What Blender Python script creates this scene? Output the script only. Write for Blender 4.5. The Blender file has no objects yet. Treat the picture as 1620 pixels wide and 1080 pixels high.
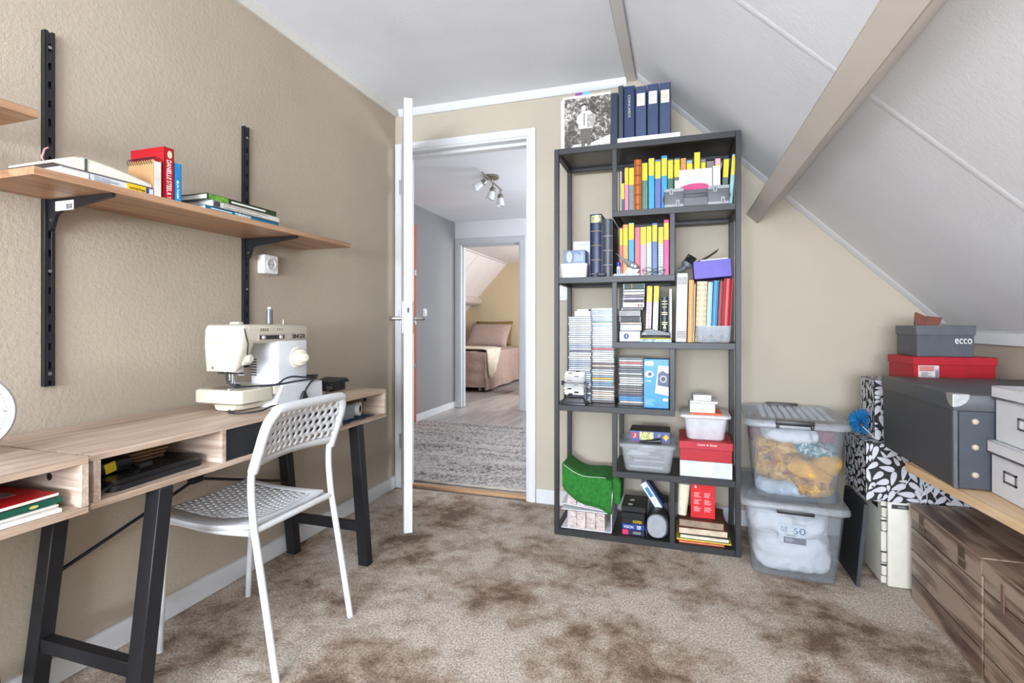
import bpy, bmesh, math, random
from mathutils import Vector, Matrix, Euler, noise
random.seed(11)
S = bpy.context.scene
COL = S.collection
R = math.radians
# ------------------------------------------------------------------ camera
cam = bpy.data.cameras.new('camera')
cam.sensor_width = 36.0
cam.lens = 816.0 / 1620.0 * 36.0
cam.shift_y = -28.0 / 1620.0
cam.clip_start = 0.02
camo = bpy.data.objects.new('camera', cam)
COL.objects.link(camo)
camo.location = (1.668, 0.0, 1.01)
camo.rotation_euler = (R(90), 0, math.atan(263 / 816.0))
S.camera = camo
# ------------------------------------------------------------------ world: overcast sky
W = bpy.data.worlds.new('sky')
S.world = W
W.use_nodes = True
bg = W.node_tree.nodes['Background']
bg.inputs[0].default_value = (0.86, 0.93, 1.0, 1)
bg.inputs[1].default_value = 1.6
S.view_settings.view_transform = 'Standard'
S.view_settings.look = 'None'
S.view_settings.gamma = 1
S.view_settings.use_curve_mapping = False
S.view_settings.exposure = 0.44
# ------------------------------------------------------------------ daylight at the study window, added fill lamps
def area_light(name, loc, rot, sx, sy, power, col):
    l = bpy.data.lights.new(name, 'AREA')
    l.shape = 'RECTANGLE'; l.size = sx; l.size_y = sy; l.energy = power; l.color = col
    o = bpy.data.objects.new(name, l); COL.objects.link(o)
    o.location = loc; o.rotation_euler = [R(a) for a in rot]
    return o
# study window in the wall behind the camera; roof, hall and bedroom fill is added
area_light('daylight_study', (1.40, -2.86, 1.50), (90, 0, 0), 1.85, 1.35, 92, (0.85, 0.945, 1.07))
area_light('fill_upward', (1.40, -2.88, 1.10), (126, 0, 0), 1.85, .6, 158, (0.85, 0.945, 1.07))   # added up-facing lamp at the study window, brightens the ceiling
area_light('fill_roof', (2.05, -0.55, 1.93), (0, 45, 0), 1.0, 1.1, 20, (0.85, 0.945, 1.07))  # added fill lamp in an invented roof opening, lightens the left wall
area_light('fill_hall', (1.74, 4.2, 1.50), (90, 0, 90), 1.3, 1.1, 24, (0.93, 0.97, 1.03))  # added fill lamp on the unseen right side, lights the hall
area_light('fill_bedroom', (1.24, 7.3, 1.40), (90, 0, 90), 1.6, 1.2, 40, (0.97, 0.98, 1.0))  # added fill lamp at an invented side opening, lights the bedroom
# ------------------------------------------------------------------ helpers
def lin(c):
    c = c / 255.0
    return c / 12.92 if c <= 0.04045 else ((c + 0.055) / 1.055) ** 2.4
def rgb(c):
    return (lin(c[0]), lin(c[1]), lin(c[2]), 1)
class N:
    def __init__(s, m):
        s.t = m.node_tree; s.n = s.t.nodes; s.b = s.n['Principled BSDF']
    def new(s, k, **kw):
        x = s.n.new(k)
        for a, v in kw.items():
            if a in x.inputs.keys(): x.inputs[a].default_value = v
            else: setattr(x, a, v)
        return x
    def link(s, a, b): s.t.links.new(a, b)
    def coord(s, scale=(1, 1, 1), rot=(0, 0, 0), kind='Object'):
        c = s.new('ShaderNodeTexCoord'); m = s.new('ShaderNodeMapping')
        m.inputs['Scale'].default_value = scale; m.inputs['Rotation'].default_value = rot
        s.link(c.outputs[kind], m.inputs[0]); return m.outputs[0]
    def noise(s, co, scale, detail=2, rough=.5, dist=0):
        x = s.new('ShaderNodeTexNoise', Scale=scale, Detail=detail, Roughness=rough, Distortion=dist)
        s.link(co, x.inputs['Vector']); return x.outputs[0]
    def ramp(s, f, stops, interp='LINEAR'):
        x = s.new('ShaderNodeValToRGB'); e = x.color_ramp.elements; x.color_ramp.interpolation = interp
        while len(e) < len(stops): e.new(.5)
        for i, (p, c) in enumerate(stops):
            e[i].position = p; e[i].color = rgb(c) if len(c) == 3 else c
        s.link(f, x.inputs[0]); return x.outputs[0]
    def mix(s, f, a, b, blend='MIX'):
        x = s.new('ShaderNodeMix', data_type='RGBA', blend_type=blend)
        if isinstance(f, (int, float)): x.inputs[0].default_value = f
        else: s.link(f, x.inputs[0])
        for i, v in ((6, a), (7, b)):
            if isinstance(v, tuple): x.inputs[i].default_value = rgb(v) if len(v) == 3 else v
            else: s.link(v, x.inputs[i])
        return x.outputs[2]
    def bump(s, h, strength, dist=.002):
        x = s.new('ShaderNodeBump', Strength=strength, Distance=dist)
        s.link(h, x.inputs['Height']); s.link(x.outputs[0], s.b.inputs['Normal'])
    def color(s, o): s.link(o, s.b.inputs['Base Color'])
def mat(name, c, rough=.5, metal=0, var=.04, vs=30, bump=0, bs=200, spec=.5, trans=0, coat=0, alpha=1):
    m = bpy.data.materials.new(name); m.use_nodes = True
    n = N(m); b = n.b
    b.inputs['Roughness'].default_value = rough; b.inputs['Metallic'].default_value = metal
    b.inputs['Specular IOR Level'].default_value = spec
    b.inputs['Coat Weight'].default_value = coat
    b.inputs['Transmission Weight'].default_value = trans
    b.inputs['Alpha'].default_value = alpha
    co = n.coord()
    lo = tuple(max(0, v * (1 - var)) for v in c); hi = tuple(min(255, v * (1 + var)) for v in c)
    n.color(n.ramp(n.noise(co, vs, 3), [(.3, lo), (.7, hi)]))
    if bump: n.bump(n.noise(co, bs, 2), bump)
    m.diffuse_color = rgb(c)
    return m
_MC = {}
def C(c, rough=.5, metal=0, **k):
    key = (tuple(c), rough, metal, tuple(sorted(k.items())))
    if key not in _MC:
        _MC[key] = mat('paint_%02x%02x%02x' % tuple(int(v) for v in c), c, rough, metal, **k)
    return _MC[key]
def wm(o):
    m = Matrix.Identity(4)
    while o:
        m = o.matrix_basis @ m; o = o.parent
    return m
def bmo(name, bm, material, parent=None, smooth=38):
    bmesh.ops.recalc_face_normals(bm, faces=bm.faces[:])
    if parent: bm.transform(wm(parent).inverted())
    me = bpy.data.meshes.new(name); bm.to_mesh(me); bm.free()
    me.materials.append(material)
    if smooth:
        for p in me.polygons: p.use_smooth = True
        me.set_sharp_from_angle(angle=R(smooth))
    o = bpy.data.objects.new(name, me); COL.objects.link(o)
    if parent: o.parent = parent
    return o
def tag(o, label=None, cat=None, group=None, kind=None):
    if label: o['label'] = label
    if cat: o['category'] = cat
    if group: o['group'] = group
    if kind: o['kind'] = kind
    return o
def thing(name, label, cat, loc=(0, 0, 0), group=None):
    o = bpy.data.objects.new(name, None); COL.objects.link(o)
    o.location = loc; o.empty_display_size = .05
    return tag(o, label, cat, group)
def struct(o):
    o['kind'] = 'structure'; return o
# shapes into a bmesh
def ad_box(bm, a, b, bev=0, seg=1, M=None):
    c = [(a[i] + b[i]) / 2 for i in range(3)]; d = [abs(b[i] - a[i]) for i in range(3)]
    r = bmesh.ops.create_cube(bm, size=1, matrix=Matrix.Translation(c) @ Matrix.Diagonal((*d, 1)))
    v = r['verts']
    if bev:
        es = list({e for x in v for e in x.link_edges})
        q = bmesh.ops.bevel(bm, geom=es, offset=min(bev, min(d) * .45), segments=seg, affect='EDGES', profile=.5)
        v = list({x for f in q['faces'] for x in f.verts} | {x for x in v if x.is_valid})
    if M is not None: bmesh.ops.transform(bm, matrix=M, verts=v)
    return v
def ring(bm, c, u, w, r, n, r2=None):
    r2 = r2 or r
    return [bm.verts.new(c + u * (r * math.cos(2 * math.pi * i / n)) + w * (r2 * math.sin(2 * math.pi * i / n))) for i in range(n)]
def skin(bm, rings, cap=True, closed=False):
    n = len(rings[0]); k = len(rings)
    for i in range(k if closed else k - 1):
        a, b = rings[i], rings[(i + 1) % k]
        for j in range(n):
            try: bm.faces.new((a[j], a[(j + 1) % n], b[(j + 1) % n], b[j]))
            except ValueError: pass
    if cap and not closed:
        bm.faces.new(rings[0][::-1]); bm.faces.new(rings[-1])
def ad_tube(bm, pts, r, n=8, r2=None, closed=False):
    pts = [Vector(p) for p in pts]; k = len(pts); rings = []
    t0 = (pts[1] - pts[0]).normalized()
    up = Vector((0, 0, 1)) if abs(t0.z) < .9 else Vector((0, 1, 0))
    u = t0.cross(up).normalized()
    for i, p in enumerate(pts):
        a = pts[i - 1] if (i or closed) else p; b = pts[(i + 1) % k] if (i < k - 1 or closed) else p
        t = (b - a).normalized() if (b - a).length > 1e-9 else t0
        u = (u - t * u.dot(t)).normalized(); w = t.cross(u)
        rr = r[i] if isinstance(r, (list, tuple)) else r
        rings.append(ring(bm, p, u, w, rr, n, r2))
    skin(bm, rings, True, closed)
def ad_cyl(bm, p0, p1, r0, r1=None, n=20, bev=0):
    r1 = r0 if r1 is None else r1
    p0, p1 = Vector(p0), Vector(p1)
    if bev:
        d = (p1 - p0).normalized()
        ad_tube(bm, [p0, p0 + d * bev * .001, p0 + d * bev, p1 - d * bev, p1 - d * bev * .001, p1], [1e-5 + max(r0 - bev, 1e-5), max(r0 - bev, 1e-5), r0, r1, max(r1 - bev, 1e-5), 1e-5 + max(r1 - bev, 1e-5)], n)
    else: ad_tube(bm, [p0, p1], [r0, r1], n)
def ad_lathe(bm, prof, c, axis=(0, 0, 1), n=28):
    ax = Vector(axis).normalized(); h = Vector((1, 0, 0)) if abs(ax.x) < .9 else Vector((0, 1, 0))
    u = ax.cross(h).normalized(); w = ax.cross(u); c = Vector(c)
    skin(bm, [ring(bm, c + ax * z, u, w, max(r, 1e-4), n) for r, z in prof])
def ad_prism(bm, poly, axis, lo, hi):
    # poly: 2-D points in the two axes other than `axis`, in x,y,z order
    def P(p, h):
        q = list(p); q.insert(axis, h); return q
    a = [bm.verts.new(P(p, lo)) for p in poly]; b = [bm.verts.new(P(p, hi)) for p in poly]
    skin(bm, [a, b])
def rrect(cx, cy, w, d, r, z, k=4):
    r = min(r, w * .49, d * .49); out = []
    for sx, sy, a0 in ((1, 1, 0), (-1, 1, 90), (-1, -1, 180), (1, -1, 270)):
        for i in range(k + 1):
            a = R(a0 + 90 * i / k)
            out.append(Vector((cx + sx * (w / 2 - r) + r * math.cos(a), cy + sy * (d / 2 - r) + r * math.sin(a), z)))
    return out
def ad_loft(bm, rings, cap=True, M=None):
    rr = [[bm.verts.new((M @ p) if M else p) for p in q] for q in rings]
    skin(bm, rr, cap)
def ad_blob(bm, c, s, amp=.1, freq=6, sub=3, power=2.0, seed=0):
    r = bmesh.ops.create_icosphere(bm, subdivisions=sub, radius=1)
    for v in r['verts']:
        p = v.co.copy()
        k = (abs(p.x) ** power + abs(p.y) ** power + abs(p.z) ** power) ** (-1 / power)
        q = Vector((p.x * k * s[0], p.y * k * s[1], p.z * k * s[2]))
        nz = noise.noise(q * freq + Vector((seed * 7.1, seed * 3.3, seed)))
        nz2 = abs(noise.noise(q * freq * 2.3 + Vector((seed, 9, seed * 2))))
        v.co = Vector(c) + q * (1 + amp * nz - amp * nz2)
def ad_crumple(bm, c, s, amp=.012, freq=16, sub=5, power=4.0, seed=0):
    # pressed, creased textile: rounded block with sharp folds
    r = bmesh.ops.create_icosphere(bm, subdivisions=sub, radius=1)
    o = Vector((seed * 5.7, seed * 2.9, seed * 1.3))
    for v in r['verts']:
        p = v.co.copy(); k = (abs(p.x) ** power + abs(p.y) ** power + abs(p.z) ** power) ** (-1 / power)
        q = Vector((p.x * k * s[0], p.y * k * s[1], p.z * k * s[2]))
        w = q + noise.noise_vector(q * freq * .5 + o) * .03
        d = 0; a = amp; f = freq
        for i in range(4):
            d += a * (.35 - abs(noise.noise(w * f + o))) * 1.6; a *= .5; f *= 2.1
        v.co = Vector(c) + q + p * d
# one-part makers, world coordinates
def BOX(name, m, parent, a, b, bev=.002, seg=1):
    bm = bmesh.new(); ad_box(bm, a, b, bev, seg); return bmo(name, bm, m, parent)
def TUBE(name, m, parent, pts, r, n=8, closed=False):
    bm = bmesh.new(); ad_tube(bm, pts, r, n, closed=closed); return bmo(name, bm, m, parent)
def CYL(name, m, parent, p0, p1, r0, r1=None, n=20, bev=0):
    bm = bmesh.new(); ad_cyl(bm, p0, p1, r0, r1, n, bev); return bmo(name, bm, m, parent)
def LATHE(name, m, parent, prof, c, axis=(0, 0, 1), n=28):
    bm = bmesh.new(); ad_lathe(bm, prof, c, axis, n); return bmo(name, bm, m, parent)
def PRISM(name, m, parent, poly, axis, lo, hi, bev=0):
    bm = bmesh.new(); ad_prism(bm, poly, axis, lo, hi)
    if bev: bmesh.ops.bevel(bm, geom=bm.edges[:], offset=bev, segments=1, affect='EDGES')
    return bmo(name, bm, m, parent)
def LOFT(name, m, parent, rings, M=None, smooth=38):
    bm = bmesh.new(); ad_loft(bm, rings, True, M); return bmo(name, bm, m, parent, smooth)
def smooth_path(pts, k=6):
    pts = [Vector(p) for p in pts]; out = []
    for i in range(len(pts) - 1):
        p0 = pts[max(i - 1, 0)]; p1 = pts[i]; p2 = pts[i + 1]; p3 = pts[min(i + 2, len(pts) - 1)]
        for j in range(k):
            t = j / k
            out.append(.5 * ((2 * p1) + (p2 - p0) * t + (2 * p0 - 5 * p1 + 4 * p2 - p3) * t * t + (3 * p1 - p0 - 3 * p2 + p3) * t ** 3))
    return out + [pts[-1]]
# frames for print on faces: (origin-centre, right, up) ; 'front' faces -y, 'east' faces +x, 'west' faces -x, 'top' faces +z
FACES = {'front': ((1, 0, 0), (0, 0, 1)), 'east': ((0, 1, 0), (0, 0, 1)), 'west': ((0, -1, 0), (0, 0, 1)), 'top': ((1, 0, 0), (0, 1, 0))}
def face_mat(face, c, spin=0):
    if isinstance(face, str): r, u = [Vector(v) for v in FACES[face]]
    else: r, u = Vector(face[0]).normalized(), Vector(face[1]).normalized()
    nrm = r.cross(u)
    m = Matrix((r, u, nrm)).transposed().to_4x4()
    return Matrix.Translation(c) @ m @ Matrix.Rotation(R(spin), 4, 'Z')
def TEXT(m, parent, s, c, w, h, face='front', spin=0, name='lettering', depth=.0006):
    cu = bpy.data.curves.new('t', 'FONT'); cu.body = s; cu.resolution_u = 3; cu.fill_mode = 'FRONT'
    t = bpy.data.objects.new('t', cu); me = bpy.data.meshes.new_from_object(t)
    bm = bmesh.new(); bm.from_mesh(me)
    bpy.data.objects.remove(t); bpy.data.curves.remove(cu); bpy.data.meshes.remove(me)
    xs = [v.co.x for v in bm.verts]; ys = [v.co.y for v in bm.verts]
    x0, x1, y0, y1 = min(xs), max(xs), min(ys), max(ys)
    for v in bm.verts:
        v.co = Vector(((v.co.x - (x0 + x1) / 2) * w / (x1 - x0), (v.co.y - (y0 + y1) / 2) * h / (y1 - y0), 0))
    r = bmesh.ops.extrude_face_region(bm, geom=bm.faces[:])
    for v in r['geom']:
        if isinstance(v, bmesh.types.BMVert): v.co.z += depth
    bm.transform(face_mat(face, c, spin))
    return bmo(name, bm, m, parent, 0)
def LABEL(m, parent, c, w, h, face='front', spin=0, name='printed_label', depth=.0006):
    bm = bmesh.new(); ad_box(bm, (-w / 2, -h / 2, 0), (w / 2, h / 2, depth)); bm.transform(face_mat(face, c, spin))
    return bmo(name, bm, m, parent, 0)
def LINES(m, parent, c, w, h, n, face='front', spin=0, name='small_print', depth=.0008, fill=.45):
    bm = bmesh.new()
    for i in range(n):
        y = h / 2 - (i + .5) * h / n; ww = w * random.uniform(.55, 1)
        ad_box(bm, (-w / 2, y - h / n * fill / 2, 0), (-w / 2 + ww, y + h / n * fill / 2, depth))
    bm.transform(face_mat(face, c, spin)); return bmo(name, bm, m, parent, 0)
def DISC(m, parent, c, rx, ry, face='front', name='printed_disc', depth=.0008, spin=0):
    bm = bmesh.new(); pts = [(rx * math.cos(2 * math.pi * i / 24), ry * math.sin(2 * math.pi * i / 24)) for i in range(24)]
    ad_prism(bm, pts, 2, 0, depth); bm.transform(face_mat(face, c, spin)); return bmo(name, bm, m, parent, 0)
def dup(root, loc):
    r = root.copy(); COL.objects.link(r); r.location = loc
    for ch in list(root.children):
        c = ch.copy(); COL.objects.link(c); c.parent = r
        for g in list(ch.children):
            d = g.copy(); COL.objects.link(d); d.parent = c
    return r
# ------------------------------------------------------------------ materials of the place
def plaster(name, c, s=1.0, strength=.55):
    m = mat(name, c, .85, var=.015, vs=3); n = N(m)
    co = n.coord()
    a = n.noise(co, 120 * s, 2, .5, .6); b = n.noise(co, 38 * s, 2)
    mx = n.new('ShaderNodeMath', operation='MULTIPLY_ADD'); mx.inputs[1].default_value = .6
    n.link(a, mx.inputs[0]); n.link(b, mx.inputs[2])
    n.bump(mx.outputs[0], strength, .004)
    return m
M_WALL = plaster('beige_plaster', (178, 164, 145), 1.9, .42)
M_WALL2 = plaster('beige_plaster_smooth', (188, 177, 159), .8, .15)
M_CEIL = plaster('white_ceiling_paint', (238, 240, 244), 1.5, .14)
M_WHITE = C((220, 220, 221), .35, vs=6, var=.01)
M_TRIM = C((214, 210, 202), .5, vs=6, var=.01)
M_BEAM = C((208, 202, 193), .6, vs=4, var=.015)
M_GREYWALL = plaster('grey_hall_paint', (144, 144, 146), 1, .1)
M_PALEBLUE = C((208, 211, 214), .4, vs=6, var=.01)
def m_carpet():
    m = mat('brown_pile_carpet', (140, 118, 100), 1.0, spec=.05); n = N(m)
    co = n.coord()
    big = n.noise(co, 3.0, 6, .62, .25); mid = n.noise(co, 13, 5, .7, .3); fine = n.noise(co, 135, 3, .8); fib = n.noise(co, 420, 1)
    f = n.new('ShaderNodeMath', operation='MULTIPLY_ADD'); f.inputs[1].default_value = .46
    n.link(mid, f.inputs[0]); n.link(big, f.inputs[2])
    base = n.ramp(f.outputs[0], [(.575, (134, 110, 92)), (.685, (206, 183, 162)), (.82, (252, 238, 221))])
    g = n.ramp(fine, [(.40, (70, 60, 54)), (.58, (255, 255, 255))])
    c2 = n.mix(.60, base, g, 'MULTIPLY')
    g2 = n.ramp(fib, [(.38, (140, 138, 136)), (.60, (255, 255, 255))])
    n.color(n.mix(.45, c2, g2, 'MULTIPLY'))
    a = n.new('ShaderNodeMath', operation='ADD'); n.link(fine, a.inputs[0]); n.link(fib, a.inputs[1])
    n.bump(a.outputs[0], .9, .006)
    n.b.inputs['Sheen Weight'].default_value = .3; n.b.inputs['Sheen Tint'].default_value = rgb((200, 180, 160))
    return m
M_CARPET = m_carpet()
def m_wood(name, lo, mid, hi, axis='y', scale=1.0, rough=.45, grain=.8):
    m = mat(name, mid, rough); n = N(m)
    st = {'x': (1.2, 14, 14), 'y': (14, 1.2, 14), 'z': (14, 14, 1.2)}[axis]
    co = n.coord(tuple(v * scale for v in st))
    st2 = tuple(v * scale * (7 if v > 2 else 2.5) for v in st)
    a = n.noise(co, 1.6, 6, .6, .9); b = n.noise(n.coord(st2), 1.3, 4, .7, .2)
    f = n.new('ShaderNodeMath', operation='MULTIPLY_ADD'); f.inputs[1].default_value = .5
    n.link(b, f.inputs[0]); n.link(a, f.inputs[2])
    n.color(n.ramp(f.outputs[0], [(.52, lo), (.74, mid), (.95, hi)]))
    n.bump(b, .12 * grain, .002)
    return m
M_DESK = m_wood('oak_laminate', (146, 122, 104), (180, 156, 136), (205, 184, 165), 'y')
M_DESKE = m_wood('oak_laminate_end', (150, 126, 108), (186, 164, 146), (214, 198, 182), 'x')
M_SHELF = m_wood('warm_beech', (142, 103, 76), (166, 126, 95), (186, 148, 116), 'y', 1.0)
M_PLANK = m_wood('pine_plank', (196, 160, 116), (214, 180, 138), (228, 200, 164), 'y')
M_LAM = m_wood('pale_laminate', (150, 142, 140), (176, 168, 165), (196, 190, 187), 'y', .8, .35)
def see_through(name, c, rough, clear, tint=(240, 242, 244)):
    # thin clear plastic: part of the light passes straight through, the rest meets a glossy milky skin
    m = mat(name, c, rough, var=.01); n = N(m); out = n.n['Material Output']
    tr = n.new('ShaderNodeBsdfTransparent'); tr.inputs[0].default_value = rgb(tint)
    mx = n.new('ShaderNodeMixShader'); mx.inputs[0].default_value = 1 - clear
    n.link(tr.outputs[0], mx.inputs[1]); n.link(n.b.outputs[0], mx.inputs[2]); n.link(mx.outputs[0], out.inputs[0])
    return m
M_CLEAR = see_through('clear_plastic', (226, 230, 234), .15, .90)
M_FROST = see_through('milky_plastic', (218, 222, 226), .25, .72)
M_BLACK = C((28, 28, 30), .42, .0, var=.05)
M_BLACKM = C((38, 38, 41), .42, .3, var=.05)
M_FRAME = C((52, 52, 54), .45, .25, var=.03)
M_STEEL = C((190, 188, 184), .28, 1.0, var=.02)
M_CHROME = C((205, 205, 208), .15, 1.0, var=.01)
# ------------------------------------------------------------------ the study: shell
D = 2.82; H = 2.32; SX = 1.456; SL = .98; KX = 2.83; KZ = H - SL * (KX - SX); FY = -2.80
def slope_z(x): return H - SL * (x - SX)
floor = struct(BOX('floor', M_CARPET, None, (0, FY, -.06), (KX, D, 0), 0))
wl = struct(BOX('wall_left', M_WALL, None, (-.10, FY, 0), (0, D, H), 0))
bm = bmesh.new()
ad_prism(bm, [(.86, 0), (KX, 0), (KX, KZ), (SX, H), (.86, H)], 1, D, D + .10)
ad_prism(bm, [(0, 2.08), (.86, 2.08), (.86, H), (0, H)], 1, D, D + .10)
wb = struct(bmo('wall_back', bm, M_WALL2, None))
struct(BOX('wall_right', M_WALL2, None, (KX, FY, 0), (KX + .1, D + .1, KZ), 0))
bm = bmesh.new()   # wall behind the camera, with the window opening
wx0, wx1, wz0, wz1 = .45, 2.35, .82, 2.18
wx1 = 1.55 + .80
for a, b in (((0, 0), (KX, wz0)), ((0, wz0), (wx0, H)), ((wx0, wz1), (1.5, H))):
    ad_box(bm, (a[0], FY - .1, a[1]), (b[0], FY, b[1]))
ad_prism(bm, [(1.5, wz1 - .70), (1.5, H), (SX, H), (KX, KZ), (KX, wz0), (wx1, wz0), (wx1, slope_z(wx1) - .06), (1.72, wz1 - .18), (1.5, wz1)][1:], 1, FY - .1, FY)
struct(bmo('wall_front', bm, M_WALL2, None))
wf = BOX('window_1', M_WHITE, None, (wx0, FY - .10, wz0 - .03), (wx1, FY + .04, wz0), .004); struct(wf)
BOX('window_frame', M_WHITE, wf, (wx0, FY - .08, wz0), (wx0 + .05, FY - .03, wz1), .003)
BOX('window_frame', M_WHITE, wf, (1.20, FY - .08, wz0), (1.25, FY - .03, wz1), .003)
ce = struct(BOX('ceiling', M_CEIL, None, (0, FY, H), (SX, D, H + .1), 0))
bm = bmesh.new()   # the roof slope, with an opening added behind the camera for fill light
def slab(y0, y1, x0, x1, t=.1):
    ad_prism(bm, [(x0, slope_z(x0)), (x1, slope_z(x1)), (x1 + t * .7, slope_z(x1) + t * .7), (x0 + t * .7, slope_z(x0) + t * .7)], 1, y0, y1)
slab(0.0, D + .1, SX, KX + .02); slab(FY, -1.10, SX, KX + .02); slab(-1.10, 0, SX, 1.62); slab(-1.10, 0, 2.34, KX + .02)
slope = struct(bmo('ceiling_slope', bm, M_CEIL, None, 0))
bm = bmesh.new()  # frame strips of the added fill opening, out of view
for a, b in ((-1.10, -1.06), (-.04, 0)): ad_prism(bm, [(1.62, slope_z(1.62)), (2.34, slope_z(2.34)), (2.37, slope_z(2.34) + .03), (1.65, slope_z(1.62) + .03)], 1, a, b)
struct(bmo('fill_opening_frame', bm, M_WHITE, None))
def along_slope(name, m, y0, y1, x0, x1, t, parent=None, bev=0):
    return PRISM(name, m, parent, [(x0, slope_z(x0)), (x1, slope_z(x1)), (x1 - t * .7, slope_z(x1) - t * .7), (x0 - t * .7, slope_z(x0) - t * .7)], 1, y0, y1, bev)
# seams of the roof panels and the edge strips
for i, y in enumerate((1.63, .41)):
    bm = bmesh.new()   # low rounded filler bead over the joint of two panels
    q = [[bm.verts.new((x - h * .7, yy, slope_z(x) - h * .7)) for yy, h in ((y - .020, -.001), (y - .013, .0005), (y - .005, .0012), (y + .005, .0012), (y + .013, .0005), (y + .020, -.001))] for x in (SX + .01, KX - .02)]
    skin(bm, q); bmo('panel_seam', bm, M_CEIL, slope, 60)
bm = bmesh.new()   # flat edge strip against the back wall, feathered into the slope
q = [[bm.verts.new((x - h * .7, yy, slope_z(x) - h * .7)) for yy, h in ((D - .090, -.002), (D - .076, .0015), (D - .070, .0035), (D - .002, .0045), (D - .001, -.002))] for x in (SX + .01, KX - .04)]
skin(bm, q); struct(bmo('trim_1', bm, M_CEIL, None, 60))
struct(BOX('trim_2', M_TRIM, None, (SX - .052, FY, H - .016), (SX, D, H), .003))
PRISM('cornice_left', M_TRIM, None, [(0, H), (.034, H), (.034, H - .008), (.012, H - .034), (0, H - .034)], 1, FY, D); bpy.data.objects['cornice_left'].name = 'trim_3'; struct(bpy.data.objects['trim_3'])
o = PRISM('trim_4', M_WHITE, None, [(D, H), (D - .030, H), (D - .030, H - .010), (D - .010, H - .040), (D, H - .040)], 0, .034, SX - .05); struct(o)
struct(BOX('trim_5', M_CEIL, None, (KX - .012, FY, KZ - .045), (KX, D, KZ + .004), .002))
# roof beam, square to the slope
def beam(name, p1, u, w, dep, y0, y1, m):
    p1 = Vector(p1); s = Vector((.714, -.70)); nn = Vector((.70, .714))
    q = [p1, p1 + s * w, p1 + s * w + nn * dep, p1 + nn * dep]
    return PRISM(name, m, None, [tuple(v) for v in q], 1, y0, y1, .003)
bo = struct(beam('trim_6', (1.992, 1.557), 0, .070, .165, FY, D, M_BEAM))
# baseboards
def base(name, a, b): return struct(BOX(name, M_WHITE, None, a, b, .003))
base('baseboard_left', (0, FY, 0), (.014, D - .005, .078))
base('baseboard_back', (.905, D - .014, 0), (KX, D, .082))
base('baseboard_right', (KX - .014, FY, 0), (KX, D - .015, .08))
# ------------------------------------------------------------------ door frame
def door_frame(name, x0, x1, zt, y0, y1, m, cas=.05, lining=.03):
    bm = bmesh.new()
    for sx, xa in ((1, x0), (-1, x1)):
        ad_box(bm, (xa, y0 - .014, 0), (xa + sx * cas, y0 + .004, zt), .003)
        ad_box(bm, (xa + sx * .004, y0 - .008, 0), (xa + sx * (cas + .012), y1, zt - .02), .003)
        ad_box(bm, (xa + sx * .01, y0 + .045, 0), (xa + sx * (cas + .026), y1, zt - .04), .002)
    ad_box(bm, (x0, y0 - .015, zt - cas), (x1, y0 + .004, zt), .003)
    ad_box(bm, (x0 + .004, y0 - .009, zt - cas - .012), (x1 - .004, y1, zt - .01), .003)
    ad_box(bm, (x0 + .01, y0 + .045, zt - cas - .03), (x1 - .01, y1, zt - .02), .002)
    return struct(bmo(name, bm, m, None))
fr = door_frame('door_frame', 0.004, .902, 2.118, D, D + .102, M_WHITE, .045)
fr.name = 'trim_7'
# hinge leaves on the frame
# ------------------------------------------------------------------ hall
HX = -.91; HY = 5.74; HZ = 2.236
hf = struct(BOX('floor_hall', C((120, 112, 108), .6), None, (HX, D, -.06), (1.70, HY + .1, -.010), 0))
for ix in range(14):
    for iy in range(3):
        x0 = HX + .002 + ix * .187; y0 = D + .10 + iy * 1.0 - (ix % 3) * .33
        ya, yb = max(y0, D + .10), min(y0 + .998, HY + .1)
        if iy == 2: yb = HY + .1
        if yb - ya > .05: BOX('floor_plank', M_LAM, hf, (x0, ya, -.010), (min(x0 + .185, 1.70), yb, -.002), .001)
BOX('threshold_strip', C((190, 150, 110), .5), hf, (.06, D + .055, -.012), (.85, D + .10, .006), .003)
struct(BOX('wall_hall_left', M_GREYWALL, None, (HX - .1, D + .1, 0), (HX, HY, HZ), 0))
struct(BOX('wall_hall_front', M_GREYWALL, None, (HX - .1, D + .0, 0), (-.10, D + .1, HZ), 0))
bm = bmesh.new()
ad_box(bm, (HX - .1, HY, 0), (-.84, HY + .1, HZ)); ad_box(bm, (-.84, HY, 1.99), (-.06, HY + .1, HZ)); ad_box(bm, (-.06, HY, 0), (1.7, HY + .1, HZ))
struct(bmo('wall_hall_end', bm, C((240, 240, 242), .7, var=.01, vs=3), None))
bm = bmesh.new()  # unseen side wall, its opening added for the hall fill lamp
for a, b in (((D + .1, 0), (HY + .1, .95)), ((D + .1, 2.06), (HY + .1, HZ)), ((D + .1, .95), (3.55, 2.06)), ((4.85, .95), (HY + .1, 2.06))):
    ad_box(bm, (1.70, a[0], a[1]), (1.80, b[0], b[1]))
struct(bmo('wall_hall_right', bm, M_GREYWALL, None))
struct(BOX('ceiling_hall', C((240, 241, 246), .8, var=.01, vs=3), None, (HX - .1, D + .1, HZ), (1.8, HY + .1, HZ + .1), 0))
struct(BOX('baseboard_hall', C((214, 216, 220), .5), None, (HX, D + .1, 0), (HX + .012, HY, .075), .003))
f2 = door_frame('door_frame', -.905, -.018, 2.035, HY, HY + .102, M_PALEBLUE, .066); f2.name = 'trim_8'
ok = struct(BOX('trim_9', C((196, 92, 62), .5), None, (HX, 4.35, 0), (HX + .030, 4.72, 2.02), .003))
for z in (.55, 1.0, 1.5): BOX('hinge', M_STEEL, ok, (HX + .028, 4.68, z), (HX + .034, 4.715, z + .06), .002)
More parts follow.
